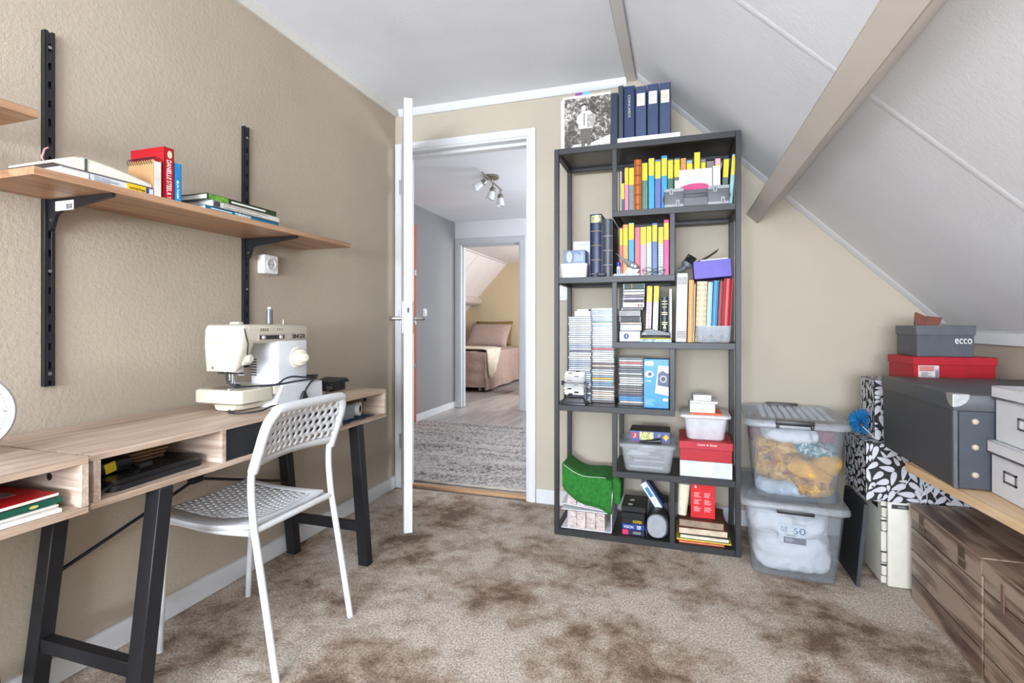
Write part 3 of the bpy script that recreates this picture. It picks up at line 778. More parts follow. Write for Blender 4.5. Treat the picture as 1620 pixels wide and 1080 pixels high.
    for y in (yl + .02, yr - .02): CYL('rubber_stop', M_BLACK, t, (.44, y, .396), (.44, y, .412), .007, n=12)
chair()
# ------------------------------------------------------------------ sewing machine
def sewing_machine():
    t = thing('sewing_machine', 'cream and white electric sewing machine on the oak desk', 'sewing machine', (.25, 1.5, DT))
    cr = C((206, 198, 179), .32, var=.01); wh = C((216, 217, 220), .32, var=.01)
    z = DT
    # base block with sloped left front
    PRISM('base', wh, t, [(1.440, z), (1.455, z + .020), (1.478, z + .075), (1.690, z + .070), (1.693, z)], 0, .135, .345, .003)
    # free arm and the extension table
    LOFT('extension_table', cr, t, [rrect(.238, 1.375, .195 + a, .150 + b, .018, z + h) for a, b, h in ((-.02, -.02, .026), (0, 0, .032), (0, 0, .070), (-.008, -.008, .074))])
    LOFT('free_arm', cr, t, [[Vector((.238 + v.x, y, z + .022 + v.y)) for v in rrect(0, 0, w, .040, .018, 0)] for y, w in ((1.335, .09), (1.350, .12), (1.47, .13))])
    BOX('table_lip', cr, t, (.140, 1.448, z + .045), (.336, 1.500, z + .074), .004, 2)
    LOFT('needle_plate', M_STEEL, t, [rrect(.225, 1.376, .085, .100, .012, z + h) for h in (.0735, .0752)])
    # column, lower arm (white) and top housing (cream)
    LOFT('column', wh, t, [rrect(.2420, 1.5735, .112, .165, .014, z + h) for h in (.070, .10, .235)])
    BOX('control_panel', wh, t, (.290, 1.503, z + .074), (.302, 1.655, z + .230), .006, 3)
    LOFT('motor_cover', cr, t, [[Vector((.220 + v.x * s, y, z + .255 + v.y * q)) for v in rrect(0, 0, .166, .066, .016, 0)] for y, s, q in ((1.372, 1, 1), (1.652, 1, 1), (1.662, .93, .85))])
    # head at the left end: full-height cream face cover tapering to the needle side
    hd = []
    for h, y0, y1, x1 in ((.130, 1.346, 1.370, .262), (.150, 1.342, 1.378, .275), (.215, 1.336, 1.398, .302), (.270, 1.338, 1.404, .303), (.284, 1.346, 1.404, .298), (.288, 1.356, 1.398, .288)):
        hd.append(rrect((.140 + x1) / 2, (y0 + y1) / 2, x1 - .140, y1 - y0, .016, z + h))
    head = LOFT('head', cr, t, hd)
    BOX('panel_seam', C((176, 164, 138), .6), head, (.150, 1.3352, z + .2235), (.290, 1.3365, z + .2248), 0)
    CYL('cover_screw', M_STEEL, head, (.178, 1.3445, z + .142), (.178, 1.341, z + .142), .004, n=12)
    # thread slot
    TUBE('thread_slot', C((40, 38, 36), .6), t, [(.3025, 1.352, z + .274), (.3035, 1.358, z + .248), (.3035, 1.366, z + .225), (.298, 1.368, z + .185)], .0022, 6)
    # tension dial
    LATHE('tension_dial', cr, t, [(.0001, 0), (.015, 0), (.015, .012), (.010, .018), (.0001, .018)], (.282, 1.384, z + .172), (1, 0, 0), 24)
    BOX('tension_block', cr, t, (.200, 1.366, z + .150), (.284, 1.402, z + .226), .005, 2)
    BOX('needle_housing', C((206, 202, 194), .35, .3), t, (.190, 1.368, z + .124), (.262, 1.392, z + .156), .006, 2)
    # dark stitch band with sliders and lettering
    BOX('stitch_band', C((178, 164, 150), .5, .0), t, (.300, 1.410, z + .231), (.3045, 1.650, z + .256), .001)
    BOX('slider_slot', C((50, 46, 44), .5), t, (.3035, 1.416, z + .236), (.3055, 1.530, z + .250), 0)
    for y in (1.424, 1.505): BOX('slider', C((196, 192, 186), .35), t, (.304, y, z + .237), (.311, y + .014, z + .249), .002)
    TEXT(C((20, 18, 18), .5), t, 'SINGER', (.3047, 1.606, z + .2435), .070, .016, 'east', depth=.0012)
    bm = bmesh.new()
    for k in range(4): ad_box(bm, (.3028, 1.420 + k * .010, z + .264), (.3034, 1.426 + k * .010, z + .274))
    for k in range(3): ad_box(bm, (.3028, 1.498 + k * .011, z + .266), (.3034, 1.502 + k * .011, z + .274))
    tag(bmo('stitch_symbols', bm, C((120, 108, 92), .6), t, 0), kind='stuff')
    # vents on the column
    bm = bmesh.new()
    for k in range(7): ad_box(bm, (.194, 1.4895, z + .103 + k * .0095), (.218, 1.4915, z + .1065 + k * .0095))
    bmo('vent_slots', bm, C((44, 44, 48), .6), t, 0)
    # pattern dial
    d = LATHE('pattern_dial', C((216, 208, 190), .35), t, [(.0001, 0), (.040, 0), (.0405, .003), (.038, .005), (.0001, .005)], (.302, 1.602, z + .163), (1, 0, 0), 40)
    LATHE('dial_knob', C((240, 232, 208), .3), d, [(.0001, .004), (.029, .004), (.030, .020), (.027, .024), (.015, .025), (.014, .040), (.011, .043), (.0001, .043)], (.302, 1.602, z + .163), (1, 0, 0), 32)
    # hand wheel, spool pin with grey cone, bobbin pin
    LATHE('hand_wheel', C((222, 220, 214), .35), t, [(.0001, 0), (.040, 0), (.046, .006), (.046, .018), (.040, .024), (.0001, .024)], (.200, 1.660, z + .215), (0, 1, 0), 32)
    sp = CYL('spool_pin', C((110, 112, 114), .4, .4), t, (.215, 1.555, z + .288), (.215, 1.555, z + .345), .0125, .0115, 20, .002)
    CYL('spool_cap', C((226, 226, 226), .3), sp, (.215, 1.555, z + .345), (.215, 1.555, z + .353), .008, .005, 16)
    CYL('bobbin_pin', C((230, 224, 200), .4), t, (.22, 1.620, z + .288), (.22, 1.620, z + .306), .002, n=8)
    BOX('carry_clip', cr, t, (.16, 1.425, z + .286), (.20, 1.452, z + .297), .003)
    # needle bar, presser foot
    CYL('needle_bar', M_CHROME, t, (.222, 1.382, z + .088), (.222, 1.382, z + .135), .0042, n=12)
    CYL('presser_bar', M_CHROME, t, (.205, 1.386, z + .085), (.205, 1.386, z + .138), .0035, n=12)
    PRISM('presser_foot', M_CHROME, t, [(.195, z + .076), (.240, z + .076), (.246, z + .080), (.225, z + .084), (.216, z + .096), (.205, z + .090), (.195, z + .082)], 1, 1.372, 1.396)
    TUBE('needle_clamp', M_CHROME, t, [(.222, 1.384, z + .118), (.222, 1.402, z + .116), (.240, 1.412, z + .114)], .0035, 8)
    BOX('lamp_edge', C((52, 48, 46), .5), t, (.160, 1.376, z + .119), (.260, 1.392, z + .123), .001)
    # cables wound round the free arm and hanging to the plug
    ck = C((34, 36, 40), .5)
    TUBE('power_cable', ck, t, smooth_path([(.20, 1.700, z + .080), (.300, 1.694, z + .083), (.325, 1.66, z + .085), (.330, 1.60, z + .090), (.332, 1.545, z + .098), (.334, 1.50, z + .094), (.332, 1.46, z + .078), (.30, 1.40, z + .079), (.27, 1.360, z + .080), (.245, 1.344, z + .092), (.238, 1.342, z + .115), (.235, 1.350, z + .132)]), .0032, 8)
    TUBE('power_cable', ck, t, smooth_path([(.20, 1.702, z + .074), (.305, 1.697, z + .079), (.334, 1.66, z + .080), (.338, 1.60, z + .080), (.338, 1.54, z + .080), (.336, 1.47, z + .078), (.31, 1.41, z + .078)]), .0032, 8)
    TUBE('mains_lead', ck, t, smooth_path([(.22, 1.700, z + .082), (.315, 1.692, z + .088), (.345, 1.655, z + .088), (.355, 1.610, z + .070), (.357, 1.585, z + .050), (.357, 1.580, z + .040)]), .0034, 8)
    LOFT('mains_plug', ck, t, [rrect(.357, 1.572, a, b, .004, z + h) for a, b, h in ((.012, .034, .008), (.013, .036, .016), (.012, .020, .034), (.008, .009, .044))])
    for s in (-1, 1): CYL('plug_pin', M_CHROME, t, (.357, 1.572 + s * .009, z - 0 + .0005), (.357, 1.572 + s * .009, z + .009), .0022, n=8)
    TUBE('pedal_lead', ck, t, smooth_path([(.262, 1.850, z + .016), (.31, 1.76, z + .014), (.352, 1.70, z + .010), (.366, 1.63, z + .005), (.372, 1.56, z + .004), (.375, 1.48, z + .010), (.372, 1.40, z + .014), (.37, 1.35, z + .006), (.33, 1.30, z + .004), (.28, 1.31, z + .004), (.25, 1.345, z + .004)]), .0030, 8)
sewing_machine()
def pedal():
    z = DT
    t = thing('foot_pedal', 'black sewing machine foot pedal standing at the desk end', 'pedal', (.185, 1.905, z))
    M = C((30, 30, 32), .45)
    PRISM('housing', M, t, [(1.862, z), (1.860, z + .034), (1.868, z + .040), (1.948, z + .048), (1.956, z + .044), (1.953, z)], 0, .168, .262, .003)
    PRISM('treadle', C((24, 24, 26), .5), t, [(1.860, z + .040), (1.955, z + .052), (1.976, z + .034), (1.972, z + .030), (1.952, z + .044), (1.862, z + .035)], 0, .160, .268, .002)
    BOX('heel_notch', C((14, 14, 14), .6), t, (.2615, 1.920, z + .008), (.2635, 1.932, z + .034), 0)
    CYL('cable_gland', C((90, 92, 96), .4), t, (.235, 1.863, z + .016), (.262, 1.850, z + .016), .007, n=12)
pedal()
# ------------------------------------------------------------------ shelving unit
UY0, UY1 = 2.420, 2.745; UX0, UX1 = 1.101, 1.926; FT = .022
LV = [.027, .327, .622, .925, 1.230, 1.532, 1.846]
XA, XB = 1.376, 1.654
def shelving():
    t = thing('shelving_unit', 'tall dark grey metal shelving unit with staggered shelves beside the doorway', 'shelving', ((UX0 + UX1) / 2, (UY0 + UY1) / 2, 0))
    for x in (UX0, UX1 - FT):
        for y in (UY0, UY1 - FT): BOX('post', M_FRAME, t, (x, y, 0), (x + FT, y + FT, LV[6]), .0015)
    sp = [(UX0, UX1), (XA, UX1), (UX0, XB), (XA, UX1), (UX0, XB), (XA, UX1), (UX0, UX1)]
    mb = C((44, 42, 42), .35, .1, var=.06)
    for z, (a, b) in zip(LV, sp):
        s = BOX('shelf_board', mb, t, (a + .004, UY0 + .006, z - .012), (b - .004, UY1 - .006, z), .001)
        xa = a + (FT if a == UX0 else 0); xb = b - (FT if b == UX1 else 0)
        for y in (UY0, UY1 - FT): BOX('rail', M_FRAME, s, (xa, y, z - .027), (xb, y + FT, z + .0008), .0012)
        for x in (a, b - FT): BOX('end_rail', M_FRAME, s, (x, UY0 + FT, z - .027), (x + FT, UY1 - FT, z + .0004), .0012)
        CYL('bolt_head', C((30, 30, 32), .4), s, ((a + b) / 2 - .02, UY0 + .012, z - .029), ((a + b) / 2 - .02, UY0 + .012, z - .026), .005, n=10)
    for x, lo, hi in ((XB - FT, 0, 1), (XA, 1, 2), (XB - FT, 2, 3), (XA, 3, 4), (XB - FT, 4, 5), (XA, 5, 6)):
        for y in (UY0, UY1 - FT): BOX('upright', M_FRAME, t, (x, y, LV[lo]), (x + FT, y + FT, LV[hi] - .027), .0012)
shelving()
# ------------------------------------------------------------------ books with the spine towards -y
_CK = {}
def CK(c1, c2, scale=220, rough=.5):
    k = (c1, c2, scale)
    if k not in _CK:
        m = mat('dotted_%02x%02x%02x' % c1, c1, rough); n = N(m)
        ch = n.new('ShaderNodeTexChecker', Scale=scale); ch.inputs[1].default_value = rgb(c1); ch.inputs[2].default_value = rgb(c2)
        n.link(n.coord(rot=(0, R(45), 0)), ch.inputs[0]); n.color(ch.outputs[0]); _CK[k] = m
    return _CK[k]
YEL = C((234, 202, 12), .5, var=.02)
def fbook(name, label, cat, x0, x1, z0, h, cov, y0=2.463, dep=.20, lab=None, labm=None, tilt=0, pages=(230, 224, 210), group=None, rnd=0):
    t = thing(name, label, cat, ((x0 + x1) / 2, y0 + dep / 2, z0), group)
    z1 = z0 + h; k = .0022; m = cov if not isinstance(cov, tuple) else C(cov, .4)
    bm = bmesh.new()
    ad_box(bm, (x0, y0 + .002, z0), (x0 + k, y0 + dep, z1)); ad_box(bm, (x1 - k, y0 + .002, z0), (x1, y0 + dep, z1))
    if rnd:
        n = 8; w = (x1 - x0) / 2; xc = (x0 + x1) / 2
        arc = [(xc - w * math.cos(math.pi * i / n), y0 + rnd - rnd * math.sin(math.pi * i / n)) for i in range(n + 1)]
        ad_prism(bm, arc + [(x1 - .0005, y0 + rnd + .003), (x0 + .0005, y0 + rnd + .003)], 2, z0, z1)
    else: ad_box(bm, (x0, y0, z0), (x1, y0 + .003, z1), .0008)
    bmo('cover', bm, m, t)
    BOX('page_block', C(pages, .9, bump=.3, bs=500), t, (x0 + k, y0 + rnd + .003, z0 + .003), (x1 - k, y0 + dep - .004, z1 - .004), 0)
    if lab: LABEL(labm or YEL, t, ((x0 + x1) / 2, y0 - .0001, (lab[0] + lab[1]) / 2), x1 - x0 - .002, lab[1] - lab[0], 'front', name='spine_label')
    if tilt: t.rotation_euler.y = R(tilt)
    return t
# ---- top board: photo print, ring binders, white box
ZT = LV[6] + .001
def photo_print():
    t = thing('photo_print', 'large black and white photo of a person with an accordion', 'photo', (1.245, 2.49, ZT))
    x0, x1, z1 = 1.130, 1.362, ZT + .268; y = 2.478
    BOX('backing_board', C((232, 230, 224), .7), t, (x0, y, ZT), (x1, y + .010, z1), .0005)
    m = mat('foliage_print', (90, 84, 78), .45); n = N(m)
    co = n.coord(); a = n.noise(co, 60, 6, .8, .5); b = n.noise(co, 9, 3, .6)
    f = n.new('ShaderNodeMath', operation='MULTIPLY_ADD'); f.inputs[1].default_value = .55; n.link(b, f.inputs[0]); n.link(a, f.inputs[2])
    n.color(n.ramp(f.outputs[0], [(.62, (38, 34, 30)), (.80, (92, 86, 80)), (.92, (214, 208, 202))]))
    p = LABEL(m, t, (1.2505, y, ZT + .129), .223, .254, 'front', name='garden_print', depth=.0005)
    def shape(nm, c, pts, d):
        bm = bmesh.new(); ad_prism(bm, [(q[0], q[1]) for q in pts], 2, 0, d)
        bm.transform(face_mat('front', (1.245, y, ZT + .02), 0)); return bmo(nm, bm, C(c, .5, var=.15, vs=120), p, 0)
    shape('path_print', (212, 206, 198), [(-.09, -.014), (.115, -.014), (.115, .045), (.07, .03), (.02, .012), (-.06, .012)], .0006)
    shape('trousers_print', (96, 90, 84), [(-.022, .0), (-.006, .0), (0, .055), (.006, .0), (.022, .004), (.026, .085), (-.028, .085)], .0007)
    shape('shirt_print', (226, 222, 216), [(-.036, .085), (.030, .085), (.036, .150), (.018, .170), (-.020, .170), (-.042, .148), (-.048, .118), (-.038, .110)], .0008)
    shape('accordion_print', (172, 166, 160), [(.004, .090), (.034, .092), (.050, .140), (.036, .155), (.006, .152)], .0010)
    shape('tie_print', (120, 114, 108), [(-.012, .100), (-.006, .100), (-.006, .160), (-.012, .160)], .0010)
    shape('head_print', (206, 200, 194), [(-.014 + .012 * math.cos(i * .5236) + .002, .186 + .017 * math.sin(i * .5236)) for i in range(12)], .0009)
    shape('hair_print', (52, 48, 44), [(-.026, .190), (-.022, .203), (-.008, .208), (.002, .200), (.001, .193), (-.010, .198)], .0011)
photo_print()
for i, (c, lb) in enumerate((((138, 74, 146), 'purple'), ((110, 178, 214), 'light blue'))):
    x = 1.190 + i * .037
    o = tag(BOX('sticky_tab', C(c, .6), None, (x, 2.489, ZT + .262), (x + .034, 2.491, ZT + .288), .0005), lb + ' paper tab sticking up behind the photo', 'paper tab')
tag(BOX('album_sheet', C((236, 234, 228), .8), None, (1.118, 2.492, ZT), (1.150, 2.512, ZT + .262), .002), 'white album edge with small coloured marks behind the photo', 'album')
wbx = thing('flat_white_box', 'long flat white box on top of the shelving under the binders', 'box', (1.537, 2.53, ZT))
BOX('box_body', C((236, 236, 240), .5), wbx, (1.397, 2.449, ZT), (1.677, 2.640, ZT + .030), .002)
ZB = ZT + .031
def binder(label, x0, x1, z0, h, c, lab=None, text=None, y0=2.475):
    t = thing('ring_binder', label, 'binder', ((x0 + x1) / 2, y0 + .1, z0), 'blue ring binders on top of the shelving')
    LOFT('case', C(c, .5, bump=.15, bs=400), t, [rrect((x0 + x1) / 2, y0 + .085, x1 - x0, .17, .004, z) for z in (z0, z0 + .001, z0 + h - .001, z0 + h)])
    BOX('page_block', C((60, 66, 82), .8), t, (x0 + .006, y0 + .012, z0 + h - .0015), (x1 - .006, y0 + .160, z0 + h + .0006), 0)
    if lab:
        l = LABEL(C(lab, .6), t, ((x0 + x1) / 2, y0 - .0001, z0 + h - .062), .036, .058, 'front', name='paper_label')
        LINES(C((150, 140, 120), .6), l, ((x0 + x1) / 2, y0 - .0007, z0 + h - .064), .026, .036, 4, 'front', fill=.18, depth=.0004)
    if text: TEXT(C((206, 200, 170), .4), t, text, ((x0 + x1) / 2, y0 - .0001, z0 + h * .62), .105, .011, 'front', -90)
    return t
fbook('slipcase', 'dark blue slim case standing at the left of the binders', 'case', 1.366, 1.3965, ZT, .250, (34, 44, 60), 2.460, .17, group='blue ring binders on top of the shelving')
binder('darkest grey blue binder without a label on the white box', 1.3985, 1.422, ZB, .252, (52, 62, 76), y0=2.468)
binder('navy binder lettered down its spine on the white box', 1.424, 1.474, ZB, .248, (24, 44, 84), None, 'COINCARDS')
binder('blue binder with a small crest label on the white box', 1.477, 1.527, ZB, .240, (54, 68, 100), (226, 220, 196))
binder('blue binder with a white taped label on the white box', 1.531, 1.581, ZB, .243, (48, 62, 96), (216, 218, 226))
binder('rightmost blue binder with a cream lined label', 1.585, 1.635, ZB, .241, (52, 66, 98), (230, 222, 196))
# ---- row 1: albums with yellow labels on the highest inner shelf
Z5 = LV[5] + .0015
PK = CK((226, 140, 168), (206, 110, 146)); GG = CK((132, 148, 138), (96, 116, 108)); RC = CK((210, 90, 110), (240, 220, 220), 260); LBP = CK((150, 180, 190), (110, 150, 166))
G1 = 'yellow labelled albums on the highest shelf row'
row1 = [('cream', 1.4035, 1.4105, .205, (226, 218, 200), None, 'slim cream booklet at the left end of the highest row', .02),
        ('small', 1.4115, 1.4255, .142, (70, 72, 78), (1.600, 1.674), 'short dark grey album with yellow label, first in the highest row', 0),
        ('pink', 1.427, 1.444, .214, PK, (1.668, 1.7465), 'pink dotted album with yellow label on the highest row', 0),
        ('gg', 1.446, 1.470, .212, GG, (1.664, 1.744), 'grey green speckled album with yellow label, third on the highest row', 0),
        ('green', 1.506, 1.532, .230, (72, 116, 92), (1.680, 1.760), 'green album beside the brown leather spine on the highest row', 0),
        ('blue', 1.536, 1.562, .248, (16, 146, 206), (1.700, 1.780), 'bright blue album next to the green one on the highest row', 0),
        ('indigo', 1.565, 1.591, .239, (78, 92, 158), (1.684, 1.763), 'indigo album between two bright blue ones', 0),
        ('blue2', 1.594, 1.619, .254, (16, 140, 210), (1.694, 1.775), 'tallest bright blue album right of the indigo one', 0),
        ('green2', 1.622, 1.646, .236, (46, 92, 74), (1.680, 1.762), 'dark green album half behind the grey case', 0),
        ('dark', 1.650, 1.675, .238, (82, 84, 82), (1.683, 1.763), 'charcoal album with yellow label behind the white cards', 0),
        ('orange', 1.679, 1.702, .234, (198, 134, 60), None, 'plain ochre album behind the white cards', 0),
        ('lblue', 1.705, 1.729, .222, LBP, (1.690, 1.741), 'pale blue patterned album with a low yellow label', 0),
        ('yellow', 1.737, 1.762, .255, (232, 206, 40), None, 'all yellow album standing out above the white cards', 0),
        ('grey', 1.766, 1.786, .220, (128, 118, 108), (1.680, 1.738), 'taupe album with yellow label right of the yellow one', 0),
        ('taupe', 1.789, 1.822, .210, (120, 110, 104), None, 'wide plain taupe album behind the white cards', 0),
        ('check', 1.826, 1.848, .218, RC, (1.665, 1.725), 'red and white checked album near the right post', 0)]
for nm, a, b, h, c, lab, lb, back in row1: fbook('album', lb, 'album', a, b, Z5, h, c, 2.486 + back, .19, lab, group=G1)
fbook('album', 'dark green speckled album leaning at the right of the highest row', 'album', 1.8505, 1.8735, Z5, .216, CK((70, 84, 72), (100, 112, 92)), 2.486, .19, (1.665, 1.744), tilt=3, group=G1)
fbook('album', 'pale turquoise album leaning against the right post', 'album', 1.879, 1.894, Z5, .226, (140, 190, 194), 2.468, .20, (1.668, 1.752), tilt=4.3, group=G1)
def leather_roll():
    t = fbook('leather_book', 'brown leather book with a ribbed rounded spine', 'book', 1.4735, 1.5045, Z5, .238, (176, 92, 30), 2.455, .18, rnd=.012)
    for i in range(5): TUBE('spine_band', C((150, 74, 22), .4), t, [(1.489 - .0158 * math.cos(math.pi * k / 8), 2.467 - .0125 * math.sin(math.pi * k / 8), Z5 + .030 + i * .045) for k in range(9)], .0026, 6)
leather_roll()
def tool_case():
    y0, y1 = 2.428, 2.464
    t = thing('grey_case', 'grey plastic tool case with latches in front of the albums', 'case', (1.745, 2.447, Z5))
    dk = C((92, 94, 98), .5); lt = C((150, 152, 156), .45)
    BOX('body', dk, t, (1.606, y0 + .006, Z5), (1.880, y1, Z5 + .076), .006, 2)
    for a, b in ((1.608, 1.692), (1.792, 1.880)):
        BOX('end_block', dk, t, (a, y0, Z5 + .006), (b, y0 + .012, Z5 + .082), .004, 2)
        BOX('edge_strip', lt, t, (a, y0 - .001, Z5), (b, y0 + .012, Z5 + .014), .002)
        BOX('edge_strip', lt, t, (a, y0 - .001, Z5 + .068), (b, y0 + .012, Z5 + .084), .002)
        for x, z in ((a + .022, Z5 + .056), (b - .034, Z5 + .004)):
            l = BOX('latch', lt, t, (x, y0 - .003, z), (x + .016, y0, z + .028), .001)
            BOX('latch_slot', C((50, 50, 54), .5), l, (x + .006, y0 - .0036, z + .004), (x + .010, y0 - .003, z + .020), 0)
    BOX('handle', C((70, 72, 76), .5), t, (1.694, y0 + .002, Z5 + .040), (1.790, y0 + .008, Z5 + .058), .003, 2)
    for s, x in ((-1, 1.606), (1, 1.880)): PRISM('side_tab', C((50, 52, 56), .5), t, [(x, Z5 + .020), (x + s * .006, Z5 + .040), (x, Z5 + .060)], 1, y0 + .006, y1)
    return t
tool_case()
t = thing('white_card', 'white card with a pink oval standing in the grey case', 'card', (1.72, 2.4695, Z5 + .001))
BOX('sheet', C((232, 232, 238), .7), t, (1.655, 2.4690, Z5), (1.800, 2.4700, Z5 + .130), 0)
DISC(C((198, 66, 120), .6), t, (1.735, 2.4689, Z5 + .090), .066, .020, 'front', 'pink_oval', .0004, 3)
DISC(C((150, 196, 206), .6), t, (1.712, 2.4689, Z5 + .121), .012, .004, 'front', 'blue_mark', .0004)
t.rotation_euler.y = R(-1)
o = tag(BOX('white_envelope', C((226, 226, 234), .7), None, (1.672, 2.4745, Z5), (1.812, 2.4765, Z5 + .176), 0), 'tall white envelope behind the pink oval card', 'envelope')
o = tag(BOX('white_envelope', C((236, 236, 240), .7), None, (1.816, 2.4705, Z5), (1.846, 2.4725, Z5 + .182), 0), 'narrow white folded sheet right of the cards', 'paper')
# ---- row 2: left bay (boxes, leather volumes) and middle bay (albums)
Z4 = LV[4] + .0015
t = thing('lidded_box', 'small white rounded plastic box at the left end of the shelf', 'box', (1.19, 2.50, Z4))
LOFT('box_body', C((238, 236, 230), .4), t, [rrect(1.189, 2.505, w, w - .02, .012, Z4 + h) for w, h in ((.118, 0), (.128, .055), (.132, .056), (.132, .066), (.128, .069))])
t = thing('bulb_box', 'shiny blue grey carton on the small white box', 'carton', (1.19, 2.50, Z4 + .070))
BOX('carton', C((96, 116, 150), .3, var=.2, vs=20), t, (1.140, 2.462, Z4 + .070), (1.243, 2.560, Z4 + .134), .001)
DISC(C((176, 208, 226), .4), t, (1.166, 2.4618, Z4 + .102), .013, .026, 'front', 'bulb_print')
LINES(C((206, 214, 226), .4), t, (1.212, 2.4618, Z4 + .102), .045, .044, 6, 'front', 90, fill=.2)
t = thing('upright_card', 'white printed card standing behind the blue carton', 'card', (1.215, 2.60, Z4))
BOX('sheet', C((226, 226, 236), .6), t, (1.158, 2.600, Z4), (1.262, 2.603, Z4 + .196), .0005)
TEXT(C((90, 96, 170), .6), t, 'PHILIPS', (1.212, 2.5998, Z4 + .180), .034, .006, 'front')
def leather_volume(label, x0, x1, h, c, bc, crest):
    t = fbook('leather_volume', label, 'book', x0, x1, Z4, h, c, 2.445, .24, rnd=.014, group='thick leather volumes')
    xc = (x0 + x1) / 2; w = (x1 - x0) / 2
    for z in (.012, .078, .146, .214): TUBE('gold_band' if bc[2] < 150 else 'silver_band', C(bc, .35, .6), t, [(xc - (w + .0008) * math.cos(math.pi * k / 10), 2.459 - .0148 * math.sin(math.pi * k / 10), Z4 + z + h - .295) for k in range(11)], .0022, 6)
    if crest:
        bm = bmesh.new(); arc = [(xc - (w + .0004) * math.cos(math.pi * k / 10), 2.459 - .0144 * math.sin(math.pi * k / 10)) for k in range(11)]
        ad_prism(bm, arc, 2, Z4 + h - .040, Z4 + h - .006); bmo('gilt_crest', bm, C((190, 160, 120), .35, .4, var=.6, vs=120), t)
    return t
leather_volume('thick navy leather volume with a gilt crest and gold bands', 1.268, 1.324, .298, (36, 46, 78), (190, 170, 130), True)
leather_volume('thick grey leather volume with silver bands', 1.328, 1.3735, .272, (66, 70, 78), (196, 198, 204), False)
G2 = 'yellow labelled albums on the second shelf row'
row2 = [(1.4045, 1.418, .232, (200, 70, 84), (1.381, 1.457), 'red album with yellow label, first on the second row', 0),
        (1.420, 1.443, .246, (214, 140, 44), (1.380, 1.459), 'orange album with yellow label on the second row', 0),
        (1.446, 1.471, .252, (10, 132, 190), (1.404, 1.480), 'turquoise blue album with yellow label on the second row', 0),
        (1.475, 1.498, .230, CK((196, 70, 88), (220, 120, 130)), None, 'red dotted album without a label on the second row', 0),
        (1.500, 1.526, .230, CK((206, 130, 150), (236, 190, 200)), (1.379, 1.459), 'pink dotted album with yellow label on the second row', 0),
        (1.528, 1.550, .231, CK((166, 182, 176), (196, 206, 200)), (1.386, 1.462), 'pale grey dotted album with yellow label on the second row', 0),
        (1.553, 1.576, .245, (62, 86, 146), (1.391, 1.467), 'navy album with yellow label on the second row', 0),
        (1.580, 1.603, .225, CK((206, 214, 212), (150, 176, 176), 120), (1.379, 1.455), 'silver green album with yellow label on the second row', 0),
        (1.605, 1.6265, .257, (230, 20, 118), (1.396, 1.473), 'magenta album with yellow label against the upright', 0)]
for a, b, h, c, lab, lb, tl in row2: fbook('album', lb, 'album', a, b, Z4, h, c, 2.475, .19, lab, group=G2, tilt=tl)
def glue():
    t = thing('glue_stick', 'blue capped glue stick in front of the red album', 'glue stick', (1.402, 2.452, Z4))
    CYL('barrel', C((226, 230, 236), .4), t, (1.402, 2.452, Z4), (1.402, 2.452, Z4 + .046), .0085, n=18)
    CYL('cap', C((36, 66, 170), .4), t, (1.402, 2.452, Z4 + .046), (1.402, 2.452, Z4 + .066), .009, n=18, bev=.001)
    LABEL(C((60, 120, 190), .5), t, (1.402, 2.4433, Z4 + .022), .006, .030, 'front', name='label_stripe')
glue()
def punch():
    t = thing('hole_punch', 'grey hole punch with a raised black lever', 'hole punch', (1.45, 2.45, Z4))
    LOFT('base_tray', C((176, 180, 184), .4), t, [[Vector((1.435 + v.x, 2.446 + v.y, Z4 + h)) for v in rrect(0, 0, .120 * s, .044 * s, .02, 0)] for s, h in ((1, 0), (1, .006), (.92, .011))])
    PRISM('support', C((170, 172, 175), .35, .3), t, [(1.432, Z4 + .010), (1.486, Z4 + .010), (1.498, Z4 + .030), (1.470, Z4 + .032), (1.448, Z4 + .040)], 1, 2.4335, 2.4565)
    PRISM('lever', C((66, 68, 72), .4), t, [(1.386, Z4 + .108), (1.392, Z4 + .110), (1.430, Z4 + .078), (1.490, Z4 + .052), (1.498, Z4 + .034), (1.470, Z4 + .030), (1.446, Z4 + .044), (1.426, Z4 + .072)], 1, 2.428, 2.462, .003)
    for x, z in ((1.466, .047), (1.480, .042)): CYL('rivet', M_CHROME, t, (x, 2.4265, Z4 + z), (x, 2.429, Z4 + z), .004, n=12)
    BOX('scale_end', C((214, 214, 214), .4), t, (1.478, 2.424, Z4), (1.500, 2.468, Z4 + .009), .002)
punch()
def glasses():
    t = thing('eyeglasses', 'dark framed glasses folded on the shelf edge', 'glasses', (1.56, 2.45, Z4))
    m = C((40, 36, 36), .3)
    for c in (1.535, 1.587):
        TUBE('lens_rim', m, t, [(c + .023 * math.cos(a), 2.4425, Z4 + .0195 + .018 * math.sin(a)) for a in [k * math.pi / 10 for k in range(20)]], .0015, 6, True)
    TUBE('bridge', m, t, [(1.557, 2.4425, Z4 + .026), (1.561, 2.440, Z4 + .029), (1.565, 2.4425, Z4 + .026)], .0015, 6)
    for a, b in ((1.512, 1.600), (1.610, 1.524)): TUBE('temple', m, t, smooth_path([(a, 2.4425, Z4 + .026), (a, 2.452, Z4 + .025), ((a + b) / 2, 2.463, Z4 + .018), (b, 2.464, Z4 + .012)]), .0014, 6)
glasses()
bm = bmesh.new(); ad_blob(bm, (1.322, 2.432, Z4 + .011), (.026, .011, .011), .1, 30, 3, 2.6)
tag(bmo('spectacle_case', bm, C((58, 60, 68), .5), None), 'small dark pouch lying in front of the leather volumes', 'pouch')
